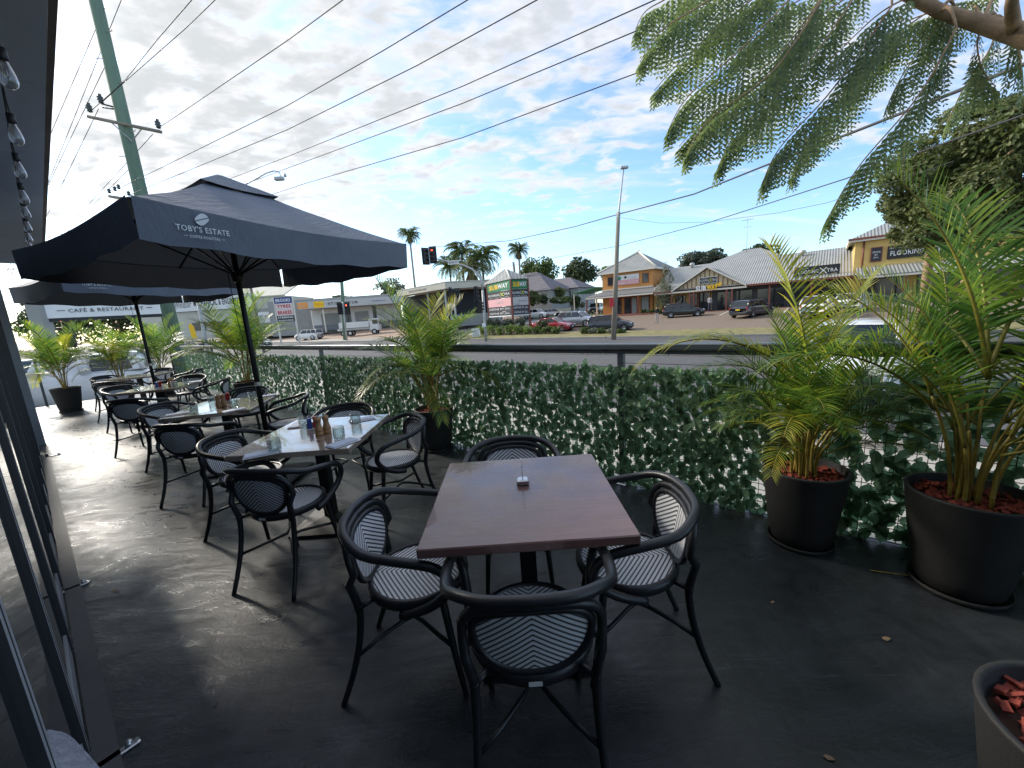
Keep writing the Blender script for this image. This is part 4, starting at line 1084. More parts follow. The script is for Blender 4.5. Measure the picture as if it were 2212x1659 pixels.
part('verandah_roof', aw, M['shade_roof'], A)
part('verandah_beam', lambda m: (m.box((-21.6, 49.98, 2.86), (9.7, .12, .22)), m.box((-26.4, 53.4, 2.86), (.12, 6.8, .22))), M['trim_white'], A)
for s in (-26.35, -22.0, -19.05):
    part('post', lambda m: m.box((s, 50.05, 1.6), (.16, .16, 2.5)), M['red_brown'], A)
for b in (53.2, 56.4): part('post', lambda m: m.box((-26.4, b, 1.6), (.16, .16, 2.5)), M['trim_white'], A)
part('string_course', lambda m: m.box((-21.6, 52.42, 3.83), (7.3, .12, .16)), M['trim_white'], A)
for s, w_, gm in ((-22.75, .8, 'shop_glass'), (-21.4, .9, 'shop_glass'), (-20.5, .75, 'curtain'), (-19.0, 1.05, 'curtain'), (-17.9, .0, '')):
    if w_: window(A, s, 52.47, 1.5, w_, 2.2, 'red_brown', gm, 'door' if gm == 'shop_glass' else 'window')
part('step', lambda m: m.box((-21.6, 51.2, .3), (10.2, 2.6, .36)), mat('step_red', (.3, .12, .09), .85), A)

B = shop('shop_arcade', 'long single storey arcade of shops with grey iron roof and cream gable')
part('wall', lambda m: (m.box((-14.4, 56, 1.5), (6.9, 7, 2.9))), M['yellow_render'], B)
part('dark_shopfront', lambda m: m.box((-4.6, 56, 1.4), (12.6, 7, 2.9)), M['shop_dark'], B)
def rf2(m):
    q(m, (-17.3,50.0,2.95), (2.2,50.0,2.95), (2.2,58.5,6.3), (-17.3,58.5,6.3)); q(m, (2.2,67,2.95), (-17.3,67,2.95), (-17.3,58.5,6.3), (2.2,58.5,6.3))
    q(m, (-17.3,67,2.95), (-17.3,50,2.95), (-17.3,58.5,6.3)); q(m, (-17.3,50.0,2.9), (-17.3,67,2.9), (2.2,67,2.9), (2.2,50,2.9))
ro = part('roof', rf2, M['roof_iron'], B)
def rf3(m): hip(m, -14.2, -3.4, 57.0, 71, 5.6, 8.05, -9.4, -7.6, 64.5)
part('upper_roof', rf3, M['roof_iron'], B)
def vents(m):
    for s, b, z in ((-14.5, 57.6, 6.0), (-2.6, 57.2, 5.85)): m.lathe([(.14, z-.2), (.14, z+.15), (.28, z+.2), (.34, z+.4), (.2, z+.58), (.02, z+.62)], 12, (s, b, 0))
part('roof_vent', vents, M['galv'], ro)
ga = MB(); q(ga, (-14.55, 50.4, 2.95), (-7.4, 50.4, 2.95), (-11.0, 50.4, 5.1)); q(ga, (-14.55, 50.5, 2.95), (-11.0, 50.5, 5.1), (-7.4, 50.5, 2.95)); gab = ga.build('gable', M['cream'], B)
def bat(m):
    for s in [-13.63+.47*i for i in range(14)]:
        h_ = 2.15*(1-abs(s+11)/3.6)-.12
        if h_ > .15: m.box((s, 50.37, 2.98+h_/2), (.07, .05, h_))
part('battens', bat, M['red_brown'], gab)
def gr(m):
    for e_, s_ in ((-14.95, 1), (-7.0, -1)):
        m.slab([(e_, 49.95, 2.86), (-11, 49.95, 5.27), (-11, 55.9, 5.27), (e_, 49.95+.1, 2.86)] if s_ > 0 else [(-11, 49.95, 5.27), (e_, 49.95, 2.86), (e_, 50.05, 2.86), (-11, 55.9, 5.27)], .06)
part('gable_roof', gr, M['roof_tile'], B)
def bar(m):
    for e_ in (-14.9, -7.05): m.slab([(e_, 49.9, 2.78), (-11, 49.9, 5.18), (-11, 49.9, 5.36), (e_, 49.9, 2.96)] if e_ < -11 else [(-11, 49.9, 5.18), (e_, 49.9, 2.78), (e_, 49.9, 2.96), (-11, 49.9, 5.36)], .1)
part('bargeboard', bar, M['trim_white'], gab)
part('gutter', lambda m: (m.box((-16.0, 49.98, 2.85), (2.2, .14, .2)), m.box((-2.4, 49.98, 2.85), (9.2, .14, .2))), M['red_brown'], B)
part('beam', lambda m: (m.box((-11, 50.1, 2.7), (8, .12, .18)), m.box((-16.0, 50.1, 2.66), (2, .1, .16))), M['trim_white'], B)
for s in (-14.9, -12.85, -12.4, -8.95, -8.4, -4.9, -1.4, 1.5): part('post', lambda m: m.box((s, 50.12, 1.3), (.15, .15, 2.7)), M['red_brown'], B)
for s, w_, h_ in ((-16.3, .8, 2.1), (-14.5, 1.2, 2.0), (-13.0, .9, 2.1), (-11.75, 1.3, 2.15)): window(B, s, 52.47, .35+h_/2, w_, h_, 'red_brown', 'shop_glass', 'door' if w_ < 1 else 'window')
for s, w_ in ((-9.6, 1.5), (-7.6, 1.7), (-5.0, 2.6), (-1.8, 2.8), (.6, 1.3)): window(B, s, 52.47, 1.3, w_, 2.2, 'shop_dark', 'shop_glass')
part('step', lambda m: m.box((-7.3, 51.2, .07), (17.5, 2.8, .4)), mat('step_red2', (.3, .13, .1), .85), B)
# signs on the arcade
def signthing(name, label, pan, mts, fn, thick=.1):
    t = thing(name, label, 'sign', (0,0,0))
    part('board', lambda m: pan.box(m, thick=thick), mts[0], t)
    part('lettering', fn, mts[1:], t); return t
pn = Panel(W(-11.85, 50.25), W(-9.98, 50.25), 3.42, 4.16)
def fx(m, p=pn, u=.5, v=.5, w_=.88, h_=.34, out=.02):
    p.text(m, 'FLOORING', u-w_*.22, v, w_*.54, h_, .012, out); p.text(m, 'TRA', u+w_*.37, v, w_*.25, h_, .012, out)
    p.text(m, 'X', u+w_*.16, v, w_*.2, h_*1.7, 0, out, 0, 1)
t = signthing('flooring_sign', 'black FLOORINGXTRA sign with white border in the cream gable', pn, [M['sign_white'], M['sign_white'], M['lime'], M['sign_black']], lambda m: (pn.box(m, .03, .07, .97, .93, .012, .02, 2), fx(m, pn), pn.text(m, 'HAWKESBURY', .28, .8, .3, .1, 0, .016), pn.text(m, 'CARPET  TIMBER  VINYL', .5, .2, .7, .1, 0, .016)))
pn2 = Panel(W(-12.2, 50.1), W(-9.7, 50.1), 2.62, 3.3)
t = thing('sub_shop_sign', 'big white and yellow SUBWAY letters under the gable', 'sign', (0,0,0))
def sw(m, p=pn2, thick=.16):
    for k in range(5):
        o_ = .02+k*thick/4
        p.text(m, 'SUB', .24, .46, .44, .86, .035, o_, .0, 0); p.text(m, 'WAY', .72, .5, .46, .86, .035, o_, .0, 1)
    m.M = p.M(.98, .86, .1); q(m, (-.3,-.12,0), (.05,-.12,0), (.05,-.26,0), (.34,.03,0), (.05,.3,0), (.05,.14,0), (-.2,.14,0), mi=1); m.M = Matrix()
part('lettering', sw, [M['sign_white'], M['sign_yellow']], t)
pn3 = Panel(W(-2.9, 50.7), W(.72, 50.7), 3.16, 4.2)
t = signthing('flooring_sign', 'long black FLOORINGXTRA board standing on the iron roof edge', pn3, [M['sign_black'], M['sign_white'], M['sign_white']], lambda m: (fx(m, pn3, .5, .5, .92, .32), pn3.text(m, 'HAWKESBURY', .2, .83, .25, .1, 0), pn3.text(m, 'CARPET  >  TIMBER  >  VINYL  >  RUGS  >  BLINDS', .5, .13, .9, .11, 0)))

D_ = shop('end_shop', 'yellow two storey shop at the right end with iron roof, half behind the big tree')
part('wall', lambda m: m.box((8.7, 56, 3), (14, 11, 6.3)), M['yellow_render'], D_)
ro = part('roof', lambda m: hip(m, 1.2, 16.2, 50, 62, 6.2, 9.4, 7.2, 10.2, 56), M['roof_iron'], D_)
part('eave_board', lambda m: (m.box((8.7, 50.04, 6.08), (15, .14, .26)), m.box((1.24, 56, 6.08), (.14, 12, .26))), M['trim_white'], D_)
part('gutter', lambda m: m.box((8.7, 49.93, 6.2), (15.1, .14, .16)), M['red_brown'], D_)
part('downpipe', lambda m: m.tube([(2.3, 50.4, 6.1), (2.3, 50.4, 3.3)], .07, 6), M['red_brown'], D_)
part('verandah_roof', lambda m: m.slab([(1.9, 47.6, 2.75), (16, 47.6, 2.75), (16, 50.5, 3.6), (1.9, 50.5, 3.6)], .08), M['roof_iron'], D_)
part('verandah_beam', lambda m: m.box((9, 47.7, 2.62), (14, .12, .22)), M['trim_white'], D_)
for s in (2.2, 5, 8, 11, 14): part('post', lambda m: m.box((s, 47.75, 1.2), (.15, .15, 2.8)), M['red_brown'], D_)
for s in (4, 7.4, 11): window(D_, s, 50.47, 1.4, 2.6, 2.2, 'shop_dark', 'shop_glass')
pn4 = Panel(W(2.82, 50.36), W(3.62, 50.36), 4.0, 5.3)
t = signthing('window_sign', 'small black DEFINE BY JILL sign in a red window frame', pn4, [M['red_brown'], M['sign_white'], M['sign_navy']], lambda m: (pn4.box(m, .08, .05, .92, .95, .012, .02, 1), pn4.text(m, 'DEFINE', .5, .66, .66, .12, 0, .02), pn4.text(m, 'BY', .5, .47, .26, .11, 0, .02), pn4.text(m, 'JILL', .5, .28, .44, .12, 0, .02)))
pn5 = Panel(W(3.95, 50.36), W(8.2, 50.36), 4.1, 5.25)
t = signthing('flooring_sign', 'black HAWKESBURY FLOORINGXTRA board on the yellow upper wall beside the tree', pn5, [M['sign_black'], M['sign_white'], M['lime']], lambda m: (fx(m, pn5, .5, .42, .92, .36), pn5.text(m, 'HAWKESBURY', .2, .82, .34, .14, 0)))
# aerial
t = thing('tv_aerial', 'thin television aerial on the arcade roof', 'aerial', W(-9.0, 63, 7.6), YAW)
part('mast', lambda m: m.tube([(0,0,0), (0,0,4.4)], .03, 5), M['galv'], t)
part('antenna', lambda m: (m.box((0, 0, 4.1), (1.3, .04, .04)), m.box((0, 0, 3.2), (.9, .04, .04)), [m.box((-.6+.3*i, 0, 4.1), (.03, .6, .03)) for i in range(5)]), M['galv'], t)

# ------------------------------------------------------------------ pylon sign on the corner
bM, bL, bR = 35.0, 37.4, 37.0
zy = lambda y: gb(*k4(1100, y), bM).z
pM, pL_, pR = gb(*k4(1100, 750), bM), gb(*k4(842, 780), bL), gb(*k4(1285, 770), bR)
t = thing('pylon_sign', 'two sided shop pylon sign with green SUBWAY panels under a small hipped roof', 'sign', (0,0,0))
zs = [zy(y) for y in (985, 925, 868, 775, 690, 585)]
for p_ in (pM, pL_, pR): part('post', lambda m: m.box((p_.x, p_.y, (zs[5]-.9)/2), (.17, .17, zs[5]+.9), YAW), M['red_brown'], t)
F1 = Panel(pL_, pM, zs[0], zs[5]); F2 = Panel(pM, pR, zs[0], zs[5])
fz = [(z-zs[0])/(zs[5]-zs[0]) for z in zs]
def tilt(u): return 0
for Fp, nm in ((F1, 0), (F2, 1)):
    lo = .03; hi_ = .97
    def pnl(name, i0, i1, mts, fn, ex=0):
        o_ = part(name, lambda m: Fp.box(m, lo, fz[i0]+.004, hi_, fz[i1]-.004, .03+ex, .08), mts[0], t)
        part('lettering', fn, mts[1:], o_)
    c_ = lambda i0, i1: (fz[i0]+fz[i1])/2
    d_h = lambda i0, i1: fz[i1]-fz[i0]
    pnl('green_panel', 4, 5, [M['sign_green'], M['sign_yellow'], M['sign_white']], lambda m: (Fp.text(m, 'SUB', .31, c_(4, 5), .38, d_h(4, 5)*.52, .04, .05, 0, 0), Fp.text(m, 'WAY', .70, c_(4, 5)+.006, .42, d_h(4, 5)*.52, .04, .05, 0, 1)))
    pnl('flooring_panel', 3, 4, [M['sign_black'], M['sign_white'], M['lime']], lambda m: (fx(m, Fp, .5, c_(3, 4)+.005, .9, d_h(3, 4)*.3, .05), Fp.text(m, 'CARPET > TIMBER > VINYL > BLINDS', .5, fz[3]+.03, .84, .018, 0, .05)))
    if nm == 0: pnl('pink_panel', 2, 3, [M['sign_pink'], M['sign_white'], M['sign_grey']], lambda m: (Fp.text(m, 'STUDIO', .48, c_(2, 3)+.05, .4, .035, 0, .05), Fp.text(m, 'glow', .55, c_(2, 3)-.005, .28, .07, 0, .052, .3, 1)))
    else: pnl('grey_panel', 2, 3, [M['sign_grey'], M['sign_black'], M['sign_black']], lambda m: (Fp.text(m, 'Therapies', .62, c_(2, 3)-.0, .5, .05, 0, .05, .3, 0), Fp.text(m, 'BY GARY', .3, fz[2]+.03, .3, .025, 0, .05)))
    pnl('dark_panel', 1, 2, [M['sign_navy'], M['sign_white']], lambda m: Fp.text(m, 'DEFINE BY JILL', .5, c_(1, 2), .86, d_h(1, 2)*.5, .006, .05))
    pnl('lower_panel', 0, 1, [M['sign_navy'], M['sign_white']], lambda m: (Fp.text(m, 'DEFINE BY JILL', .5, c_(0, 1)+.02, .84, d_h(0, 1)*.42, .006, .08), Fp.box(m, lo, fz[0]+.006, hi_, fz[0]+.035, .075, .02)), .02)
ap = gb(*k4(1040, 470), 38.0); eL = gb(*k4(802, 602), bL); eM = gb(*k4(1090, 572), bM-.2); eR = gb(*k4(1308, 570), bR); eB = eL+eR-eM
for e_ in (eL, eM, eR, eB): e_.z = zs[5]+.05
part('roof', lambda m: (q(m, eL, eM, ap), q(m, eM, eR, ap), q(m, eR, eB, ap), q(m, eB, eL, ap), q(m, eL, eB, eR, eM)), M['roof_tile'], t)
part('ridge_capping', lambda m: (m.tube([eM, ap], .09, 6), m.tube([eL, ap], .07, 6)), M['trim_white'], t)

# ------------------------------------------------------------------ tyre workshop row to the left (far side of the side street)
def wallrun(u0, v0, Y0, u1, v1, z=None):
    p0 = gy(u0, v0, Y0); r = ray(u1, v1); tt = (p0.z-HC)/r.z; return p0, V((r.x*tt, r.y*tt, p0.z))
t = thing('tyre_workshop', 'grey tyre workshop with white fascia canopy on thin posts and phone numbers', 'workshop', (0,0,0))
Y0 = 82
def onp(u, v, Y): return gy(u, v, Y)
a0, a1 = onp(*k3(1030, 300), Y0), onp(*k3(1845, 262), Y0)
zt = a0.z+1.2; zb = a0.z-.4
Pn = Panel((a0.x, Y0), (a1.x, Y0+1), a0.z-.9, a0.z+.55)
part('fascia', lambda m: Pn.box(m, thick=5), M['sign_grey'], t)
def fl_(m):
    Pn.box(m, .0, .12, .095, .88, .05, .06, 0); Pn.text(m, 'Bilstein', .047, .5, .07, .4, .01, .07, 0, 3)
    Pn.box(m, .1, .15, .145, .85, .05, .06, 3); Pn.box(m, .15, .08, .245, .95, .05, .06, 1); Pn.text(m, 'Dunlop', .2, .5, .075, .4, .01, .07, 0, 0)
    Pn.text(m, '4577 3210  \u2022  4577 2140', .42, .52, .28, .38, .012, .05, 0, 2); Pn.text(m, 'brookstyres', .76, .5, .13, .3, .0, .05, .2, 4)
part('lettering', fl_, [M['sign_orange'], M['sign_yellow'], M['sign_black'], M['sign_grey'], M['sign_blue']], t)
w0, w1 = onp(*k3(800, 300), Y0+6), onp(*k3(1215, 240), Y0+6)
part('parapet', lambda m: Panel((w0.x, Y0+6), (w1.x+14, Y0+6.5), 0, 7.6).box(m, thick=10), M['wall_grey'], t)
x0, x1 = a0.x, a1.x
for u0_, u1_ in ((.0, .34), (.40, .62), (.66, .9)): part('wall', lambda m: Panel((x0+(x1-x0)*u0_, Y0+5), (x0+(x1-x0)*u1_, Y0+5), .7, 5.2).box(m, thick=1), M['wall_white'], t)
for u0_, u1_ in ((.10, .28), (.44, .58)): part('garage_door', lambda m: Panel((x0+(x1-x0)*u0_, Y0+4.9), (x0+(x1-x0)*u1_, Y0+4.9), .7, 4.2).box(m, thick=.2), M['wall_grey'], t)
part('dado', lambda m: Panel((x0, Y0+4.8), (x1, Y0+4.8), .6, 1.8).box(m, thick=.1), mat('dado_grey', (.2, .22, .24), .8), t)
for xx in ((1130, 300), (1222, 300), (1840, 270)):
    p_ = onp(*k3(*xx), Y0+.4); part('post', lambda m: m.box((p_.x, p_.y, 2.6), (.22, .22, 4.6)), M['trim_white'], t)

t = thing('machine_shed', 'pale gabled shed of a mechanical and engineering workshop with a long white sign', 'workshop', (0,0,0))
Y1 = 96
b0_, b1_ = onp(*k3(70, 340), Y1), onp(*k3(790, 330), Y1); pk = onp(*k3(560, 215), Y1+4)
def shd(m):
    zt_ = onp(*k3(400, 255), Y1).z
    Pq = Panel((b0_.x-8, Y1), (b1_.x+4, Y1), .5, zt_); Pq.box(m, thick=16)
    m.slab([(b0_.x-9, Y1-.5, zt_), (b1_.x+5, Y1-.5, zt_), (b1_.x+5, Y1+8, zt_+3.4), (b0_.x-9, Y1+8, zt_+3.4)], .3)
part('wall', shd, M['wall_cream'], t)
sg0, sg1 = onp(*k3(72, 345), Y1-.6), onp(*k3(690, 320), Y1-.6); zz = onp(*k3(380, 335), Y1-.6).z
Ps = Panel((sg0.x, Y1-.6), (sg1.x, Y1-.6), zz, zz+3.3)
o_ = part('sign_board', lambda m: Ps.box(m, thick=.3), M['sign_white'], t)
part('lettering', lambda m: (Ps.text(m, 'Windsor', .14, .5, .2, .5, 0, .03, .35), Ps.text(m, 'MECHANICAL & ENGINEERING', .6, .52, .66, .42, .02, .03)), M['sign_navy'], o_)
for k in range(5): part('window', lambda m: Panel((b0_.x+4+k*5.5, Y1-.2), (b0_.x+7+k*5.5, Y1-.2), 2.6, 4.4).box(m, thick=.3), M['shop_glass'], t)
for k in range(2): part('roller_door', lambda m: Panel((b0_.x+14+k*9, Y1-.25), (b0_.x+19+k*9, Y1-.25), .5, 4.8).box(m, thick=.3), M['wall_grey'], t)
c0, c1 = onp(*k3(735, 400), 90), onp(*k3(840, 400), 90)
tq = thing('grey_block', 'small grey flat roofed building between the gabled shed and the tyre sign', 'building', (0,0,0))
Pb = Panel((c0.x-4, 90), (c1.x+5, 90), .5, 6.4); part('wall', lambda m: Pb.box(m, thick=5), M['wall_grey'], tq)
Pb2 = Panel((c0.x, 89.8), (c1.x, 89.8), 3.2, 5.6); o_ = part('sign_board', lambda m: Pb2.box(m, thick=.1), M['sign_white'], tq)
part('lettering', lambda m: (Pb2.text(m, 'JUST CAR-LINE', .5, .6, .8, .26, .02, .03)), M['sign_navy'], o_)

# truck fitting bay at the corner
t = thing('truck_bay', 'open fronted truck fitting bay with a pale concrete fascia and dark inside', 'workshop', (0,0,0))
d0 = onp(*k7(835, 690), 66); dz1 = d0.z; Yc = 55.5
d1 = gy(*k7(1360, 640), Yc); z_f0 = d1.z; z_f1 = gy(*k7(1360, 562), Yc).z
d2 = gy(*k7(1800, 635), Yc+1.5)
FA = Panel((d0.x, 66), (d1.x, Yc), z_f0, z_f1); FBn = Panel((d1.x, Yc), (d2.x+2, Yc+2), z_f0, z_f1)
part('fascia', lambda m: (FA.box(m, thick=2), FBn.box(m, thick=2)), M['fascia_pale'], t)
part('lettering', lambda m: FA.text(m, 'TRUCK FITTING BAY', .47, .42, .38, .26, .02, .03), M['sign_black'], t)
part('roof', lambda m: m.slab([(d0.x, 66, z_f1-.1), (d1.x, Yc, z_f1-.1), (d2.x+2, Yc+2, z_f1-.1), (d2.x+2, Yc+22, z_f1-.1), (d0.x, 84, z_f1-.1)], .1), M['galv'], t)
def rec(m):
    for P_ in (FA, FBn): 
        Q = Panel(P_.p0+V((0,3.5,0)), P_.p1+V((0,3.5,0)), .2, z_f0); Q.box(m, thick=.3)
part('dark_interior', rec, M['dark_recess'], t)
part('lower_wall', lambda m: (Panel(FBn.p0+V((0,2.5,0)), FBn.p1+V((0,2.5,0)), .2, 1.9).box(m, thick=.3)), M['wall_grey'], t)
for P_, u in ((FA, .02), (FA, .55), (FBn, .0), (FBn, .98)): part('post', lambda m: m.box(P_.at(u, 0, -1)+V((0,0,-(z_f0-.2)/2-.0)), (.25, .25, z_f0-.2)), M['galv'], t)
# ------------------------------------------------------------------ verge, car park, kerbs
sheet('car_park', -33, 60, 33.2, 50.2, 0, M['pavers'], 4)
sheet('grass_verge', -34, 60, 29.58, 33.2, .09, M['verge'], 4)
sheet('footpath', -90, -47, 29.9, 33, .01, M['concrete_path'])
sheet('forecourt', -140, -47, 33, 75, 0, mat('forecourt', (.33, .24, .18), .9, var=.15, vs=1))
sheet('footpath', -35.2, -33.0, 29.9, 50, .012, M['concrete_path'])
def kerbrun(name, s0, s1, b0, b1, h_, z0=None):
    m = MB(); n = 14
    for k in range(n):
        a = s0+(s1-s0)*k/n; c = s0+(s1-s0)*(k+.985)/n
        p = [G(a, b0), G(c, b0), G(c, b1), G(a, b1)]; tt = [x+V((0,0,h_)) for x in p]
        m.add(p+tt, [(4,5,6,7),(0,1,5,4),(1,2,6,5),(2,3,7,6),(3,0,4,7)])
    return tag(m.build(name, M['kerb']), kind='structure')
kerbrun('kerb', -34, 60, 29.4, 29.58, .1); kerbrun('kerb', -140, -47, 29.4, 29.6, .1); kerbrun('kerb', -16, 60, 8.0, 8.3, .12)
kerbrun('median_strip', -24, 40, 18.9, 19.75, .12)
m = MB()
for k in range(10): a = -30+k*6.0; m.add([G(a, 24.2, -.006), G(a+3, 24.2, -.006), G(a+3, 24.32, -.006), G(a, 24.32, -.006)], [(0,1,2,3)])
for bb in (13.4,):
    for k in range(10): a = -30+k*6.0; m.add([G(a, bb, -.006), G(a+3, bb, -.006), G(a+3, bb+.12, -.006), G(a, bb+.12, -.006)], [(0,1,2,3)])
m.add([G(-36.2, 30.6, .0), G(-46.5, 30.6, .0), G(-46.5, 31.0, .0), G(-36.2, 31.0, .0)], [(3,2,1,0)])
m.add([G(-41.1, 33, 0), G(-40.9, 33, 0), G(-40.9, 49, 0), G(-41.1, 49, 0)], [(0,1,2,3)])
for k in range(8): a = -14+k*2.7; m.add([G(a, 44.6, .006), G(a+.1, 44.6, .006), G(a+.1, 49.4, .006), G(a, 49.4, .006)], [(0,1,2,3)])
tag(m.build('road_markings', M['line_white']), kind='structure')

# ------------------------------------------------------------------ plants and trees
M['leaf_dark'] = leafmat('leaf_dark', [(.016, .035, .012), (.03, .055, .016), (.045, .075, .02), (.022, .042, .016)], .55, .25)
M['leaf_mid'] = leafmat('leaf_mid', [(.035, .07, .016), (.06, .10, .022), (.085, .13, .03), (.045, .08, .02)], .55, .3)
M['leaf_olive'] = leafmat('leaf_olive', [(.06, .09, .03), (.095, .125, .04), (.14, .165, .055), (.055, .08, .03), (.18, .185, .07)], .6, .35)
M['leaf_blue'] = leafmat('leaf_blue', [(.03, .05, .035), (.05, .075, .05), (.07, .09, .06), (.04, .06, .045)], .6, .25)
M['leaf_lime'] = leafmat('leaf_lime', [(.07, .13, .02), (.11, .19, .03), (.16, .24, .05), (.08, .14, .025)], .5, .35)
M['leaf_grey'] = leafmat('leaf_grey', [(.10, .12, .08), (.15, .17, .11), (.2, .21, .15)], .6, .3)
def crown_mesh(rad, nclump, nleaf, lsz, seed, fill=.75, cr=(.2, .42)):
    rnd = random.Random(seed); m = MB(); cl = []
    for k in range(nclump):
        while True:
            p = V((rnd.uniform(-1, 1), rnd.uniform(-1, 1), rnd.uniform(-1, 1)))
            if .25 < p.length < 1: break
        p = p*(fill/max(p.length, .55)*rnd.uniform(.75, 1.08)) if rnd.random() < .8 else p*.6
        cl.append((p, rnd.uniform(*cr)))
    cl.append((V((0,0,-.1)), .55))
    for k in range(nleaf):
        c_, r_ = rnd.choice(cl)
        d = V((rnd.gauss(0, 1), rnd.gauss(0, 1), rnd.gauss(.25, 1))).normalized()
        p = c_+d*r_*rnd.uniform(.7, 1.08)
        if mnoise.noise(p*4+V((seed, 0, 0))) < -.38: continue
        P_ = V((p.x*rad[0], p.y*rad[1], p.z*rad[2]))
        n_ = (d+V((rnd.gauss(0, .6), rnd.gauss(0, .6), rnd.gauss(.3, .6)))).normalized(); a = n_.orthogonal().normalized(); a = Matrix.Rotation(rnd.uniform(0, 6.28), 3, n_) @ a; b = n_.cross(a)
        l = lsz*rnd.uniform(.6, 1.3)
        m.add([P_-a*l*.5, P_+b*l*.3+n_*l*.08, P_+a*l*.5, P_-b*l*.3+n_*l*.08], [(0,1,2,3)])
    return m
def tree(name, label, base, hgt, rad, leaf, seed, nclump=26, nleaf=2600, lsz=.5, zc=None, fill=.75, cat='tree', trunk=.2, group=None, cr=(.2, .42)):
    t = thing(name, label, cat, base, seed*.7, group)
    zc = zc if zc else hgt-rad[2]*.95
    m = crown_mesh(rad, nclump, nleaf, lsz, seed, fill, cr); m.M = Matrix(); o = m.build('crown', M[leaf], t); o.location = (0, 0, zc)
    rnd = random.Random(seed+1); m = MB()
    m.tube([(0,0,-.2), (rnd.uniform(-.1,.1)*trunk, .1*trunk, zc*.5), (0, 0, zc)], [trunk, trunk*.75, trunk*.5], 8)
    for k in range(6):
        a = k*1.05+rnd.uniform(-.3, .3); m.tube([(0, 0, zc*rnd.uniform(.55, .9)), (rad[0]*.35*math.cos(a), rad[1]*.35*math.sin(a), zc+.1*rad[2]), (rad[0]*.7*math.cos(a), rad[1]*.7*math.sin(a), zc+rad[2]*rnd.uniform(.1, .5))], [trunk*.45, trunk*.3, trunk*.1], 6)
    m.build('trunk', M['bark'], t); return t
def tree_at(name, label, u, vtop, vbot, wpx, b, leaf, seed, ry=.85, **k):
    "crown placed by its top, bottom and width at distance b from the cafe"
    tp_ = gb(u, vtop, b); bt = gb(u, vbot, b); s, _ = sb(tp_)
    dep = (_f.x*0+V(RM.transposed() @ (tp_-V((0,0,HC)))).z)
    wr = wpx*dep/FPX/2; zg = terrain(b); rz = (tp_.z-bt.z)/2
    kw = dict(zc=bt.z+rz-zg); kw.update(k)
    return tree(name, label, W(s, b, zg), tp_.z-zg, (wr, wr*ry, rz), leaf, seed, **kw)
tree_at('fig_tree', 'large dark evergreen tree beyond the houses, right of the pylon sign', 1160, 556, 622, 100, 110, 'leaf_mid', 3, nleaf=3200, lsz=.9, trunk=.5)
tree_at('fig_tree', 'rounded dark tree just left of the orange shop', 1255, 553, 625, 92, 100, 'leaf_dark', 4, nleaf=3600, lsz=.8, trunk=.5)
tree_at('bushy_tree', 'light green bushy tree tucked between the dark tree and the orange shop roof', 1322, 568, 620, 52, 104, 'leaf_lime', 5, nleaf=1500, lsz=.8, trunk=.4)
tree_at('gum_tree', 'big grey green domed tree behind the arcade roof', 1522, 538, 588, 118, 95, 'leaf_blue', 6, nleaf=4200, lsz=.8, nclump=34, trunk=.5)
tree_at('bushy_tree', 'spreading tree behind the aerial on the arcade roof', 1640, 528, 560, 88, 100, 'leaf_dark', 7, nleaf=1600, lsz=.7, trunk=.4)
tree_at('street_tree', 'slender grey green street tree in front of the orange shop', 1436, 566, 672, 44, 50.6, 'leaf_grey', 8, nleaf=1500, lsz=.24, nclump=22, trunk=.09, fill=.8)
tree_at('bushy_tree', 'pale open tree behind the tyre workshop fascia', 842, 600, 642, 70, 75, 'leaf_grey', 9, nleaf=1500, lsz=.8, trunk=.3)
tree_at('bushy_tree', 'low dark tree top peeping over the tyre workshop roof', 735, 636, 660, 70, 80, 'leaf_dark', 10, nleaf=900, lsz=.8, trunk=.3)
tree_at('big_street_tree', 'big olive brown tree filling the upper right behind the palms', 2150, 205, 560, 420, 27, 'leaf_olive', 12, nleaf=42000, lsz=.2, nclump=120, cr=(.1, .24), fill=.82, trunk=.35, ry=.9)
tree_at('big_street_tree', 'lower spur of olive foliage left of the big tree at the right', 2030, 350, 540, 200, 29, 'leaf_olive', 13, nleaf=15000, lsz=.19, nclump=60, cr=(.12, .28), fill=.82, trunk=.25)
tree_at('bushy_tree', 'dark shrubby tree under the curved signal arm', 1000, 655, 706, 92, 46, 'leaf_dark', 14, nleaf=1800, lsz=.5, trunk=.2)
tree_at('bushy_tree', 'mass of trees behind the cafe sign', 240, 640, 745, 230, 20, 'leaf_dark', 15, nleaf=3800, lsz=1.3, trunk=.4)
tree_at('bushy_tree', 'dark trees at the far left behind the near palm', 110, 640, 745, 150, 8, 'leaf_dark', 16, nleaf=2000, lsz=1.2, trunk=.4)
def bush(label, u, v0, v1, wpx, b, leaf, seed, name='shrub', n=700, lsz=.3, ry=1.0, group=None):
    tp_ = gb(u, v0, b); bt = gb(u, v1, b); s, _ = sb(tp_); dep = V(RM.transposed() @ (tp_-V((0,0,HC)))).z
    wr = wpx*dep/FPX/2; h_ = max(.3, tp_.z-bt.z)
    t = thing(name, label, 'shrub', W(s, b, bt.z), seed, group)
    o = crown_mesh((wr, wr*ry, h_*.55), 18, n, lsz, seed, .72).build('foliage', M[leaf], t); o.location = (0, 0, h_*.48)
    m = MB()
    for k in range(4): a = k*1.6; m.tube([(.05*math.cos(a), .05*math.sin(a), -.1), (wr*.4*math.cos(a), wr*.4*math.sin(a), h_*.6)], [.03, .012], 5)
    m.build('stem', M['bark'], t); return t
rnd = random.Random(4)
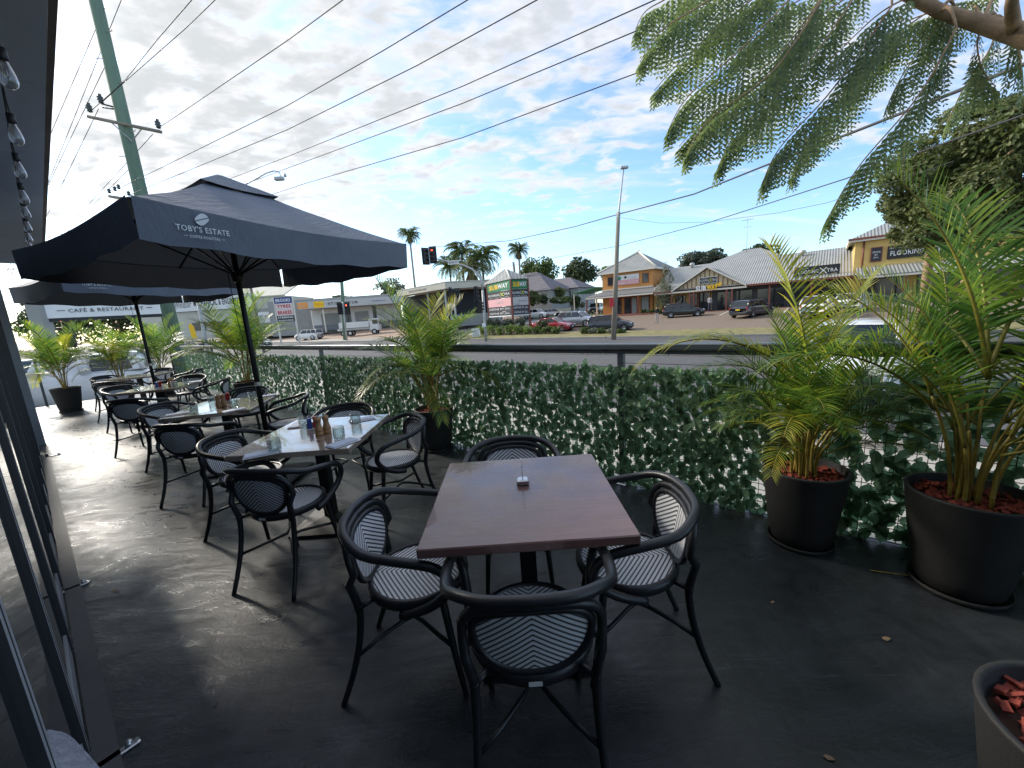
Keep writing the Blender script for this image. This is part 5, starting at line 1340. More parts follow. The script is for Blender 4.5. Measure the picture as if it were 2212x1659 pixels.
for k in range(9):                                                # strappy hedge under the pylon sign
    x = 790+k*98
    bush('lime green strappy plant in the bed, %s under the pylon sign' % ('first', 'second', 'third', 'fourth', 'fifth', 'sixth', 'seventh', 'eighth', 'ninth')[k], *( [k4(x, 0)[0], k4(0, 1075+rnd.uniform(-14, 10))[1], k4(0, 1188)[1], 34, 32.6]), 'leaf_lime' if k < 6 else 'leaf_mid', 100+k, 'bed_plant', 520, .2, .8, 'strappy plants along the car park bed')
for k, x in enumerate((850, 950, 1060, 1190)): bush('grey green %s shrub at the foot of the pylon sign posts' % ('leftmost', 'second', 'third', 'rightmost')[k], k4(x, 0)[0], k4(0, 1005)[1], k4(0, 1100)[1], 36, 34.2, 'leaf_blue', 120+k, 'shrub', 500, .22, 1, 'shrubs at the pylon sign')
bush('round dark shrub beside the red car', *k4(1450, 1020), k4(0, 1110)[1], 34, 33.4, 'leaf_dark', 130, 'shrub', 700, .18)
for k in range(5): bush('strappy plant in the right hand bed, %s' % ('at its left end', 'second along', 'in its middle, beside the street lamp', 'fourth along', 'at its right end')[k], k5(95+k*82, 0)[0], k5(0, 918+4*k)[1], k5(0, 975)[1], 28, 31.9, 'leaf_grey' if k % 2 else 'leaf_mid', 140+k, 'bed_plant', 460, .2, .8, 'strappy plants in the right hand bed')
for k in range(4): bush('low shrub in the planter before the corner shop, %s' % ('leftmost', 'second', 'third', 'beside the black hatchback')[k], k5(640+k*66, 0)[0], k5(0, 758)[1], k5(0, 800)[1], 22, 50.2, 'leaf_mid', 150+k, 'shrub', 380, .2, .8, 'shrubs in the shop planter')
bush('large round dark conifer behind the tyre sign', k3(960, 0)[0], k3(0, 295)[1], k3(0, 500)[1], 66, 43, 'leaf_dark', 160, 'conifer', 2600, .5)
bush('tall clipped hedge block by the side street', k4(1440, 0)[0], k4(0, 730)[1], k4(0, 868)[1], 26, 68, 'leaf_dark', 161, 'hedge', 1100, .4)
bush('clipped hedge block beside the orange shop', k4(1785, 0)[0], k4(0, 752)[1], k4(0, 890)[1], 24, 66, 'leaf_dark', 162, 'hedge', 1100, .4)
bush('long low hedge behind the cream picket fence', k4(1640, 0)[0], k4(0, 765)[1], k4(0, 850)[1], 56, 70, 'leaf_mid', 163, 'hedge', 1300, .4, .4)
bush('rusty leaved tree beside the pylon sign', k4(1330, 0)[0], k4(0, 690)[1], k4(0, 870)[1], 34, 62, 'leaf_olive', 164, 'shrub', 1200, .4)
bush('round shrub below the dark house gable', k4(1590, 0)[0], k4(0, 660)[1], k4(0, 780)[1], 42, 75, 'leaf_olive', 165, 'shrub', 1300, .4)
bush('pale round shrub beside the parked blue car', k4(1865, 0)[0], k4(0, 830)[1], k4(0, 888)[1], 15, 66, 'leaf_grey', 166, 'shrub', 500, .3)
# tall palms
def palm_crown(seed, n, L, droop, w_, skirt=0):
    rnd = random.Random(seed); m = MB()
    for k in range(n+skirt):
        a = rnd.uniform(0, 6.28); e = R(rnd.uniform(-15, 75)) if k < n else R(rnd.uniform(-85, -55)); p = V((0,0,0)); st = 7; pts = []
        for i in range(st+1):
            pts.append(p.copy()); el = e-R(droop)*(i/st)**1.2 if k < n else e
            p = p+V((math.cos(el)*math.cos(a), math.cos(el)*math.sin(a), math.sin(el)))*(L/st*(1 if k < n else .6))
        for i in range(1, st+1):
            tg = (pts[i]-pts[i-1]).normalized(); sd_ = tg.cross(V((0,0,1))); sd_ = sd_.normalized() if sd_.length > .05 else V((1,0,0))
            for s_ in (-1, 1):
                for h2 in (0, .5):
                    b_ = pts[i-1].lerp(pts[i], h2); l = L*w_*(1-.5*abs(i/st-.55))
                    d = (sd_*s_+tg*.7+V((0,0,-.45))).normalized()
                    m.add([b_-tg*.07*L*.3, b_+d*l*.6+tg*.03*L, b_+d*l+V((0,0,-.12*l)), b_+d*l*.5-tg*.03*L], [(0,1,2,3)], 1 if k >= n else 0)
    return m
mm('dead_frond', (.2, .15, .09), .9, var=.3)
def tall_palm(label, u, v, b, L, n, droop, w_, seed, skirt=0, lean=0, leaf='leaf_mid'):
    c_ = gb(u, v, b); s, _ = sb(c_); zg = terrain(b)
    t = thing('tall_palm', label, 'palm tree', W(s, b, zg), 0, 'tall palms beyond the workshops')
    H_ = c_.z-zg
    o = palm_crown(seed, n, L, droop, w_, skirt).build('crown', [M[leaf], M['dead_frond']], t); o.location = (0, 0, H_)
    m = MB(); m.tube([(lean, 0, -.3), (lean*.4, 0, H_*.5), (0, 0, H_)], [.32, .24, .2], 8); m.build('trunk', M['timber_pole'], t)
tall_palm('tall thin palm rising behind the right tip of the umbrella', 884, 505, 62, 3.2, 34, 95, .3, 1, 14)
tall_palm('tall thin palm above the pylon sign roof', 1120, 540, 76, 3.0, 36, 95, .28, 2, 16)
tall_palm('bushy drooping palm behind the curved signal arm, tallest of its clump', k4(560, 0)[0], k4(0, 290)[1], 62, 4.6, 30, 120, .3, 3)
tall_palm('bushy drooping palm at the right of the clump behind the signal arm', k4(780, 0)[0], k4(0, 330)[1], 62, 5.2, 32, 125, .3, 4)
tall_palm('lower bushy palm at the left of the clump behind the signal arm', k4(430, 0)[0], k4(0, 440)[1], 66, 4.6, 28, 110, .32, 5)
tall_palm('shaggy palm in the middle of the clump with brown hanging fronds', k4(660, 0)[0], k4(0, 470)[1], 60, 4.4, 26, 120, .3, 6, 16, leaf='leaf_olive')

# houses behind
def house(label, uL, uR, v_eave, v_ridge, b, wall, roof, seed, deep=9, r0=.3, r1=.7):
    p0 = gb(uL, v_eave, b); p1 = gb(uR, v_eave, b); s0, s1 = sb(p0)[0], sb(p1)[0]; ze = (p0.z+p1.z)/2; zr = gb((uL+uR)/2, v_ridge, b+deep/2).z
    t = thing('house', label, 'house', (0,0,0), YAW)
    part('wall', lambda m: m.box(((s0+s1)/2, b+deep/2, (ze+.3)/2), (s1-s0-.8, deep-.8, ze-.3)), M[wall], t)
    def rf_(m): hip(m, s0, s1, b, b+deep, ze, zr, s0+(s1-s0)*r0, s0+(s1-s0)*r1, b+deep/2)
    part('roof', rf_, M[roof], t)
    window(t, s0+(s1-s0)*.3, b+.4, ze-1.1, 1.4, 1.2, 'trim_white', 'shop_glass'); window(t, s0+(s1-s0)*.7, b+.4, ze-1.1, 1.4, 1.2, 'trim_white', 'shop_glass'); return t
house('house with a blue grey tiled hip roof right of the pylon sign', k4(1000, 0)[0], k4(1530, 0)[0], k4(0, 722)[1], k4(0, 520)[1], 72, 'wall_grey', 'tile_blue', 1, 10, .25, .5)
h2 = house('timbered house with a brown grey roof beside the dark trees', k4(1430, 0)[0], k4(1830, 0)[0], k4(0, 690)[1], k4(0, 575)[1], 80, 'wall_grey', 'tile_blue', 2, 9, .02, .52)
t = thing('carport', 'carport with a teal awning left of the orange shop', 'carport', (0,0,0), YAW)
p0 = gb(*k5(95, 610), 60); s0 = sb(p0)[0]
part('roof', lambda m: m.slab([(s0-1, 58, p0.z), (s0+3.2, 58, p0.z+.7), (s0+3.2, 64, p0.z+.7), (s0-1, 64, p0.z)], .1), M['teal'], t)
for s in (s0-.9, s0+3.1): part('post', lambda m: m.box((s, 58.2, p0.z/2), (.12, .12, p0.z)), M['trim_white'], t)
t = thing('picket_fence', 'cream picket fence along the side street', 'fence', (0,0,0), YAW)
f0, f1 = gb(*k4(1480, 880), 64), gb(*k4(1735, 880), 64); sA, sB = sb(f0)[0], sb(f1)[0]; zf = terrain(64)
n = int((sB-sA)/.16)
part('pickets', lambda m: [m.box((sA+(sB-sA)*k/n, 64, zf+.65), (.09, .03, 1.3)) for k in range(n)], M['fence_cream'], t)
part('rail', lambda m: (m.box(((sA+sB)/2, 64.03, zf+.35), (sB-sA, .04, .08)), m.box(((sA+sB)/2, 64.03, zf+1.05), (sB-sA, .04, .08))), M['fence_cream'], t)
for k in range(3): part('post', lambda m: m.box((sA+(sB-sA)*k/2, 64.02, zf+.72), (.14, .1, 1.44)), M['fence_cream'], t)
sheet('lawn', sA, sB+12, 58, 64, .02, M['grass'])

# ------------------------------------------------------------------ vehicles
mm('car_white', (.72, .73, .73), .25, var=.02, coat=.6); mm('car_silver', (.42, .44, .46), .3, metal=.5, var=.03, coat=.6); mm('car_red', (.36, .01, .02), .25, var=.04, coat=.8)
mm('car_black', (.012, .013, .016), .22, var=.05, coat=.8); mm('car_dark', (.03, .034, .05), .25, var=.05, coat=.8); mm('car_blue', (.03, .05, .09), .28, var=.05, coat=.7)
mm('car_glass', (.012, .016, .02), .06, var=0, spec=.8); mm('tyre', (.015, .015, .016), .85, var=.1); mm('alloy', (.4, .41, .43), .3, metal=.8, var=.1); mm('trim_black', (.02, .02, .022), .6, var=.1)
mm('headlamp', (.6, .63, .66), .1, var=0); mm('tail_lamp', (.35, .012, .012), .2, var=0); mm('plate_yellow', (.7, .5, .02), .6, var=0); mm('plate_white', (.7, .7, .68), .6, var=0)
KIND = {  # length, width, height, wheel r, bonnet height, belt height, cabin base front/rear, roof front/rear (fractions of length, 0 = nose)
 'sedan': (4.6, 1.8, 1.43, .32, .82, .92, .27, .84, .42, .70, .98), 'hatch': (4.1, 1.75, 1.47, .31, .86, .95, .25, .985, .41, .88, .98), 'suv': (4.55, 1.85, 1.66, .36, .98, 1.08, .23, .985, .38, .88, 1.08),
 'wagon': (4.75, 1.8, 1.5, .32, .84, .94, .26, .985, .40, .92, .96), 'fourwd': (4.9, 1.95, 1.88, .40, 1.15, 1.22, .25, .985, .37, .95, 1.22), 'van': (4.9, 1.8, 1.98, .33, 1.2, 1.32, .10, .985, .24, .94, 1.22), 'ute': (5.3, 1.86, 1.8, .39, 1.08, 1.16, .26, .68, .37, .60, 1.12)}
def car(name, label, p, head, kind, paint, plate='plate_white', rails=False):
    Lc, Wc, Hc, wr, hb, belt, cf, cr, rf_, rr, tail = KIND[kind]
    t = thing(name, label, 'van' if kind == 'van' else 'ute' if kind == 'ute' else 'car', p, math.atan2(head.y, head.x))
    X_ = lambda f: Lc*(.5-f); w2 = Wc/2; m = MB(); gc = wr*.62
    st = [(0, gc+.12, hb*.66, .70), (.012, gc, hb*.74, .86), (.05, gc-.02, hb*.86, .95), (.12, gc-.02, hb*.95, .99), (cf, gc-.02, belt, 1), (.5, gc-.02, belt+.01, 1), (.8, gc-.02, belt+.03, 1), (.93, gc, tail, .985), (.985, gc+.03, tail*.96, .94), (1, gc+.14, tail*.8, .86)]
    vs = []; fs = []
    for f, z0, z1, k in st:
        h_ = z1-z0; ww = w2*k
        sec = [(0, z0), (ww*.86, z0), (ww*.97, z0+.1*h_), (ww, z0+.45*h_), (ww*.985, z0+.75*h_), (ww*.93, z1-.03*h_), (ww*.8, z1+.012), (0, z1+.03)]
        vs += [V((X_(f), y, z)) for y, z in sec]+[V((X_(f), -y, z)) for y, z in reversed(sec[1:-1])]
    ns = 14
    for i in range(len(st)-1):
        for k in range(ns): fs.append((i*ns+k, i*ns+(k+1) % ns, (i+1)*ns+(k+1) % ns, (i+1)*ns+k))
    fs.append(tuple(range(ns))); fs.append(tuple(reversed(range((len(st)-1)*ns, len(st)*ns))))
    m.add(vs, [tuple(reversed(f)) for f in fs], 0, True)
    body = m.build('body', M[paint], t)
    # cabin: dark glass solid with painted roof and pillars
    wb, wt = w2*.93, w2*.76; zb = belt-.03; zt = Hc-.05
    c = [V((X_(cf), wb*.92, zb)), V((X_(cr), wb, zb)), V((X_(rr), wt, zt)), V((X_(rf_), wt, zt))]
    mir = lambda v: V((v.x, -v.y, v.z)); c2 = [mir(v) for v in c]
    m = MB(); m.add(c+c2, [(0,1,2,3), (7,6,5,4), (0,3,7,4), (1,5,6,2), (3,2,6,7)]); m.build('windows', M['car_glass'], t)
    m = MB(); xs = [rf_, rf_+.02, (rf_+rr)/2, rr-.02, rr]; zz = [zt, zt+.035, Hc, zt+.035, zt]; vs = []; fs = []
    for f, z in zip(xs, zz): vs += [V((X_(f), y*wt*1.03, z-.045*abs(y)**3+.006)) for y in (-1, -.85, -.4, 0, .4, .85, 1)]
    for i in range(4):
        for k in range(6): fs.append((i*7+k, i*7+k+1, i*7+k+8, i*7+k+7))
    m.add(vs, [tuple(reversed(f)) for f in fs], 0, True)
    for cc in (c, c2):
        sg = 1 if cc is c else -1; o_ = V((0, sg*.012, 0))
        def pil(a, b, r_): m.tube([a+o_, b+o_], r_, 6)
        pil(cc[0], cc[3], .038); pil(cc[1], cc[2], .055 if kind not in ('van', 'ute') else .09); pil(cc[3], cc[2], .035); pil(cc[0], cc[1], .028)
        for f in ((.42, .7) if kind not in ('van',) else (.3, .62)):
            pil(cc[0].lerp(cc[1], f), cc[3].lerp(cc[2], f*.9), .035 if kind != 'van' else .19)
        if kind == 'van':
            for f0, f1 in ((.24, .64), (.93, 1.0)):
                a_, b_, c_, e_ = [x+o_*1.6 for x in (cc[0].lerp(cc[1], f0), cc[0].lerp(cc[1], f1), cc[3].lerp(cc[2], f1), cc[3].lerp(cc[2], f0))]
                m.add([a_, b_, c_, e_], [(0,1,2,3) if sg > 0 else (3,2,1,0)])
    m.build('roof', M[paint], t)
    for f, yy in ((.17, 1), (.17, -1), (.81, 1), (.81, -1)):
        wm_ = MB(); wm_.lathe([(wr*.66, -.09), (wr*.92, -.105), (wr, -.07), (wr, .07), (wr*.92, .105), (wr*.66, .09)], 20, ax='Y', capb=False, capt=False)
        wh = wm_.build('wheel', M['tyre'], t); wh.location = (X_(f), yy*(w2-.10), wr)
        rm = MB(); rm.lathe([(.02, .07), (wr*.2, .075), (wr*.6, .055), (wr*.67, .088), (wr*.67, -.088), (.02, -.06)], 20, ax='Y')
        for k in range(5):
            a = k*1.2566; rm.box((wr*.38*math.cos(a), .082*1, wr*.38*math.sin(a)), (wr*.5, .02, wr*.13), mat=Matrix.Rotation(-a, 4, 'Y'))
        r_ = rm.build('rim', M['alloy'], wh); r_.rotation_euler.z = 0 if yy > 0 else math.pi
        am = MB()
        for k in range(11):
            a0 = math.pi*(k/11)-.05; a1 = math.pi*((k+1)/11)+.05; r1 = wr*1.14
        am.lathe([(wr*1.16, -.16), (wr*1.16, .012), (wr*1.0, .012), (wr*1.0, -.16)], 20, ax='Y', capb=False, capt=False); ar = am.build('wheel_arch', M['trim_black'], t); ar.location = (X_(f), yy*(w2-.012), wr); ar.rotation_euler.z = 0 if yy > 0 else math.pi
    for yy in (1, -1):
        m = MB(); m.rbox((X_(.035), yy*w2*.70, hb*.78), (.2, .34, .13), .03, -yy*.35); m.build('headlight', M['headlamp'], t)
        m = MB(); m.rbox((X_(.985), yy*w2*.80, tail*.80), (.1, .2, .22), .03, yy*.2); m.build('tail_light', M['tail_lamp'], t)
        m = MB(); m.rbox((X_(cf+.07), yy*(w2+.1), belt+.06), (.12, .2, .13), .03); m.build('mirror', M[paint], t)
    m = MB(); m.rbox((X_(.004), 0, gc+.2), (.1, Wc*.66, .2), .02); m.rbox((X_(.003), 0, hb*.72), (.06, Wc*.42, .12), .02); m.build('grille', M['trim_black'], t)
    m = MB(); m.rbox((X_(.999), 0, gc+.17), (.1, Wc*.8, .16), .02); m.build('rear_bumper', M['trim_black'], t)
    for f in (-.006, 1.007): m = MB(); m.box((X_(f), 0, gc+.28 if f < 0 else tail*.72), (.02, .38, .11)); m.build('number_plate', M[plate], t)
    if kind == 'ute':
        m = MB(); m.box((X_(.84), 0, belt+.015), (Lc*.28, Wc*.82, .03)); m.build('tub_cover', M['trim_black'], t)
    if rails:
        m = MB()
        for yy in (1, -1): m.tube([(X_(rf_+.08), yy*wt*.86, Hc-.02), (X_(rf_+.1), yy*wt*.86, Hc+.05), (X_(rr-.06), yy*wt*.86, Hc+.05), (X_(rr-.03), yy*wt*.86, Hc-.02)], .016, 6)
        m.build('roof_rails', M['trim_black'], t)
    return t
def on_ground(u, v):
    z = -.9
    for _ in range(40):
        p = gz(u, v, z); z = terrain(sb(p)[1])
    return V((p.x, p.y, z))
def at_b(u, b): 
    p = gb(u, 700, b); s, _ = sb(p); return W(s, b, terrain(b))
hd = lambda s, b: SX*s+BX*b
car('parked_car', 'grey silver SUV facing right in the car park beside the red sedan', at_b(k4(1815, 0)[0], 39.0), hd(1, -.02), 'suv', 'car_silver')
car('parked_car', 'silver wagon half hidden behind the grey silver SUV', at_b(k4(1775, 0)[0], 43.0), hd(1, .02), 'wagon', 'car_silver', rails=True)
car('parked_car', 'red sedan behind the strappy plants by the pylon sign', at_b(k4(1550, 0)[0], 35.3), hd(1, .03), 'sedan', 'car_red')
car('parked_car', 'dark navy hatchback behind the street lamp', at_b(k5(330, 0)[0], 34.4), hd(1, .28), 'hatch', 'car_dark')
car('parked_car', 'white SUV in the side street beside the pylon sign', at_b(k4(1370, 0)[0], 56), hd(1, .1), 'suv', 'car_white')
car('parked_car', 'small silver hatchback further up, right of the white SUV', at_b(k4(1550, 0)[0], 59), hd(.75, .8), 'hatch', 'car_silver')
car('parked_car', 'dark blue four wheel drive under the verandah end of the orange shop', at_b(k5(205, 0)[0], 63), hd(.3, -1), 'fourwd', 'car_blue')
car('parked_car', 'black hatchback parked before the cream gable', at_b(k5(985, 0)[0], 45.2), hd(.95, .35), 'hatch', 'car_black')
car('parked_car', 'dark station wagon with a yellow number plate seen from behind', at_b(k5(1600, 0)[0], 42.5), hd(.35, 1), 'wagon', 'car_dark', 'plate_yellow', True)
car('parked_car', 'white SUV behind the crown of the palm with the yellow frond', at_b(k6(310, 0)[0], 40), hd(.1, 1), 'suv', 'car_white')
car('parked_car', 'white hatchback with red tail lights before the dark shopfront', at_b(k6(600, 0)[0], 43.5), hd(.25, 1), 'hatch', 'car_white')
car('street_car', 'white car facing the deck just behind the sparse ivy screen', V((8.9, 9.9, -.9)), V((-8.9, -8.6, 0)), 'suv', 'car_white')
pv = gz(165, 878, -.9); car('street_van', 'white van parked by the deck end behind the bushy far palm', V((pv.x, pv.y, -.9)), hd(-.35, -1), 'van', 'car_white')
pu = gz(262, 842, -.9); car('street_ute', 'white dual cab ute on the road beyond the white van', V((pu.x, pu.y, -.9)), hd(-.9, .5), 'ute', 'car_white')
p_ = gy(*k3(1110, 480), 72); car('parked_car', 'white four wheel drive on the tyre workshop forecourt', V((p_.x, 72, terrain(sb(p_)[1]))), V((-1, .25, 0)), 'fourwd', 'car_white')
p_ = gy(*k3(735, 540), 60); car('parked_car', 'white sedan left of the tyre sign', V((p_.x, 60, terrain(sb(p_)[1]))), V((.8, -.6, 0)), 'sedan', 'car_white')
p_ = gy(*k3(170, 570), 60); car('parked_car', 'silver wagon by the yellow flag banner', V((p_.x, 60, terrain(sb(p_)[1]))), V((1, -.2, 0)), 'wagon', 'car_silver')
p_ = gy(225, 770, 28); car('parked_car', 'small silver car far up the road between the left palms', V((p_.x, 28, -.9)), V((-.6, -.8, 0)), 'hatch', 'car_silver')
# white truck at the workshop
p_ = gy(*k3(1480, 470), 70); t = thing('tipper_truck', 'white tipper truck with twin rear wheels behind the middle palm', 'truck', (p_.x, 70, terrain(sb(p_)[1])), R(8))
part('tray', lambda m: (m.box((0, 0, 1.9), (5, 2.3, 1.0)), m.box((0, 0, 1.15), (6, .9, .3))), M['car_white'], t)
cabt = part('cab', lambda m: (m.rbox((3.4, 0, 1.75), (1.7, 2.2, 2.1), .15)), M['car_white'], t)
part('windscreen', lambda m: (m.box((4.26, 0, 2.2), (.06, 1.9, .8)), m.box((3.6, -1.11, 2.2), (.9, .04, .7)), m.box((3.6, 1.11, 2.2), (.9, .04, .7))), M['car_glass'], cabt)
for x in (-1.9, -.8, 3.3):
    for y in (-1.0, 1.0):
        wm_ = MB(); wm_.lathe([(.28, -.14), (.46, -.15), (.5, -.1), (.5, .1), (.46, .15), (.28, .14)], 18, ax='Y', capb=False, capt=False); wh = wm_.build('wheel', M['tyre'], t); wh.location = (x, y, .5)
        rm = MB(); rm.lathe([(.02, -.11), (.3, -.12), (.3, .12), (.02, .11)], 14, ax='Y'); rm.build('rim', M['car_white'], wh)

# ------------------------------------------------------------------ people
mm('skin', (.42, .24, .17), .6, var=.1); mm('hair', (.02, .014, .01), .7, var=.2); mm('cloth_black', (.015, .015, .018), .85, var=.2); mm('cloth_grey', (.35, .35, .36), .85, var=.15); mm('cloth_blue', (.05, .06, .1), .85, var=.2)
def person(label, p, face, top, legs, hgt=1.7, seat=False):
    t = thing('person', label, 'person', p, math.atan2(-face.x, face.y)); k = hgt/1.7; m = MB()
    mesh = bpy.data.meshes.new('body'); J = {}; vs = []; rr = []; es = []
    def j(n, x, y, z, r, par=None):
        J[n] = len(vs); vs.append((x*k, y*k, z*k)); rr.append(r*k)
        if par is not None: es.append((J[par], J[n]))
    j('pelvis', 0, 0, .95, .13); j('waist', 0, 0, 1.1, .115, 'pelvis'); j('chest', 0, .01, 1.28, .15, 'waist'); j('neckb', 0, 0, 1.43, .08, 'chest'); j('neck', 0, .01, 1.49, .05, 'neckb'); j('head', 0, .025, 1.58, .085, 'neck'); j('crown', 0, .02, 1.67, .065, 'head')
    for s_, n_ in ((-1, 'l'), (1, 'r')):
        j('sh'+n_, s_*.17, 0, 1.39, .062, 'neckb'); j('el'+n_, s_*.215, -.01, 1.13, .043, 'sh'+n_); j('wr'+n_, s_*.2, .1, .93, .03, 'el'+n_); j('hd'+n_, s_*.195, .13, .85, .03, 'wr'+n_)
        j('hip'+n_, s_*.09, 0, .88, .098, 'pelvis'); j('kn'+n_, s_*.1, .03*s_+.02, .49, .06, 'hip'+n_); j('an'+n_, s_*.105, -.03+.05*s_, .09, .042, 'kn'+n_); j('to'+n_, s_*.115, .12+.05*s_, .035, .035, 'an'+n_)
    mesh.from_pydata(vs, es, []); o = bpy.data.objects.new('body', mesh); C.objects.link(o)
    sk = o.modifiers.new('skin', 'SKIN'); mesh.skin_vertices.new() if not mesh.skin_vertices else None
    for i, r_ in enumerate(rr): mesh.skin_vertices[0].data[i].radius = (r_, r_)
    mesh.skin_vertices[0].data[0].use_root = True
    o.modifiers.new('sub', 'SUBSURF').levels = 2; bpy.context.view_layer.update()
    me = bpy.data.meshes.new_from_object(o.evaluated_get(bpy.context.evaluated_depsgraph_get())); bpy.data.objects.remove(o)
    for a in (M['skin'], M[top], M[legs], M['cloth_black']): me.materials.append(a)
    for f in me.polygons:
        z = f.center.z/k; x = abs(f.center.x)/k
        f.material_index = 3 if z < .08 else 2 if z < .96 and x < .17 else 0 if z > 1.46 or (x > .17 and z < 1.02) else 1; f.use_smooth = True
    b = bpy.data.objects.new('body', me); C.objects.link(b); b.parent = t
    m = MB(); m.lathe([(.07*k, 1.53*k), (.098*k, 1.6*k), (.095*k, 1.68*k), (.06*k, 1.735*k), (.01, 1.75*k)], 12, (0, -.012*k, 0)); m.build('hair', M['hair'], t); return t
pp = at_b(k5(752, 0)[0], 39.5); person('person in a black top and grey skirt standing alone in the car park', pp, hd(-.3, -1), 'cloth_black', 'cloth_grey', 1.66)
pp = at_b(k5(1222, 0)[0], 49.2); pp.z = .28; person('person in a pale shirt by the shop door under the big yellow letters', pp, hd(.2, 1), 'cloth_grey', 'cloth_blue', 1.74)
# ------------------------------------------------------------------ poles, signals, wires
def pole(name, label, u, vbot, vtop, Y, r0, r1, mt, utop=None, cat='power pole', zb=None):
    p0 = gy(u, vbot, Y); zg = terrain(sb(p0)[1]); p1 = gy(utop if utop else u, vtop, Y)
    t = thing(name, label, cat, (p0.x, Y, zg)); b = V((p0.x, Y, zg))
    mid = (p1-b)*.5
    part('shaft', lambda m: m.tube([V((0,0,-.2)), mid, p1-b], [r0, (r0+r1)/2, r1], 12), M[mt], t)
    return t, b
t, B0 = pole('utility_pole', 'thick green timber utility pole with cross arms rising behind the umbrella', 375, 705, -60, 13.4, .20, .155, 'green_pole', 192)
def xarm(m, a, b, r_=.055): m.tube([a-B0, b-B0], r_, 4)
aL, aR = gy(190, 252, 13.25), gy(348, 285, 13.25); bL_, bR_ = gy(236, 424, 13.25), gy(312, 436, 13.25)
arm1 = part('cross_arm', lambda m: xarm(m, aL, aR), M['timber_pole'], t); arm2 = part('cross_arm', lambda m: xarm(m, bL_, bR_), M['timber_pole'], t)
part('arm_brace', lambda m: (m.tube([aL.lerp(aR, .3)-B0, gy(285, 305, 13.25)-B0], .018, 5), m.tube([aL.lerp(aR, .74)-B0, gy(288, 301, 13.25)-B0], .018, 5)), M['galv'], t)
def ins(m, p): m.lathe([(.02, 0), (.07, .03), (.05, .07), (.085, .1), (.055, .14), (.08, .17), (.04, .22), (.045, .26)], 10, p-B0)
I1 = [gy(195, 243, 13.25), gy(343, 278, 13.25), gy(219, 224, 13.3)]; I2 = [gy(237, 418, 13.25), gy(249, 413, 13.25), gy(257, 409, 13.25), gy(279, 423, 13.25)]
for p_ in I1[:2]: part('insulator', lambda m: ins(m, p_), M['insulator'], arm1)
part('side_bracket', lambda m: (m.tube([gy(246, 231, 13.4)-B0, I1[2]-B0], .025, 5), m.tube([gy(247, 236, 13.4)-B0, gy(221, 232, 13.3)-B0], .02, 5), ins(m, I1[2])), M['insulator'], t)
for p_ in I2: part('insulator', lambda m: m.lathe([(.02, 0), (.05, .03), (.03, .07), (.055, .1), (.03, .14)], 8, p_-B0), M['insulator'], arm2)
def rungs(m):
    for k in range(16):
        f = .10+.052*k; c_ = V((0,0,0)).lerp(gy(192, -60, 13.4)-B0, f); s_ = 1 if k % 2 else -1
        m.tube([c_+V((s_*.12, -.05, 0)), c_+V((s_*.34, -.08, .0)), c_+V((s_*.34, -.08, .04))], .012, 4)
part('step_rungs', rungs, M['galv'], t)
def wire(label, pts, r_=.011, sag=0):
    P = []
    for (u, v, Y) in pts: P.append(gy(u, v, Y))
    out = []
    for i in range(len(P)-1):
        for k in range(8):
            f = k/8; out.append(P[i].lerp(P[i+1], f)-V((0,0,sag*4*f*(1-f))))
    out.append(P[-1])
    if 'service' not in label and 'slack' not in label: out.append(P[-1]+(P[-1]-P[-2]).normalized()*30)     # runs on to the next pole out of view
    if 'umbrella peak' in label or 'lowest of the long' in label: out.insert(0, P[0]+(P[0]-P[1]).normalized()*14)
    m = MB(); m.tube(out, r_, 6)
    tag(m.build('power_line', M['wire_black']), label, 'power line', 'overhead wires')
wire('wire from the right end of the upper cross arm to the top of the photo', [(343, 276, 13.25), (385, 248, 12.2), (620, 88, 8.5), (770, -22, 6.5)], .0085)
wire('upper of the two wires from the left insulators past the pole', [(195, 241, 13.25), (268, 176, 12.4), (340, 85, 10), (440, -30, 8)], .0085)
wire('lower of the two wires from the left insulators past the pole', [(219, 222, 13.3), (268, 178, 12.4), (400, 62, 9.5), (490, -25, 7.8)], .0085)
wire('wire from the short lower arm crossing the sky to the top centre', [(257, 407, 13.25), (619, 229, 9), (830, 108, 7), (1060, -30, 5.6)], .0075)
wire('second wire from the lower arm, touching the top just right of centre', [(279, 421, 13.25), (619, 281, 9.4), (900, 142, 7), (1200, -22, 5.4)], .0075)
wire('wire leaving the umbrella peak towards the top edge beside the jacaranda', [(440, 408, 14), (619, 339, 11), (1000, 186, 7.4), (1410, 2, 5.2)], .0075)
wire('wire just behind the umbrella peak, second lowest across the sky', [(480, 416, 14), (619, 364, 11.4), (1000, 223, 7.8), (1420, 48, 5.4)], .0075)
wire('lowest of the long wires crossing the sky to the jacaranda fronds', [(540, 436, 14), (660, 396, 11.4), (1000, 297, 8.2), (1440, 134, 5.8)], .0075)
for k, (a, b) in enumerate((((226, 18), (97, 318)), ((262, 0), (100, 405)), ((240, 116), (97, 415)), ((213, 235), (97, 475)), ((330, 290), (150, 487)), ((291, 352), (180, 465)))):
    wire('thin wire dropping from the utility pole to the left, %s' % ('highest', 'second from the top', 'third from the top', 'fourth from the top', 'just above the umbrella', 'lowest by the short arm')[k], [(a[0], a[1], 13.4), (b[0], b[1], 19)], .0085)
wire('thick black cable sagging across to the timber street pole and out at the right', [(930, 534, 60), (1100, 520, 48), (1240, 490, 38), (1335, 463, 30), (1500, 419, 22), (1647, 360, 16), (1847, 284, 11), (2030, 212, 8.4), (2240, 128, 6.6)], .034)
wire('second cable below the thick one, rising to the right behind the jacaranda', [(880, 562, 75), (1080, 578, 58), (1200, 556, 46), (1333, 532, 36), (1527, 482, 24), (1827, 386, 15), (2027, 314, 10.5), (2240, 238, 8)], .02)
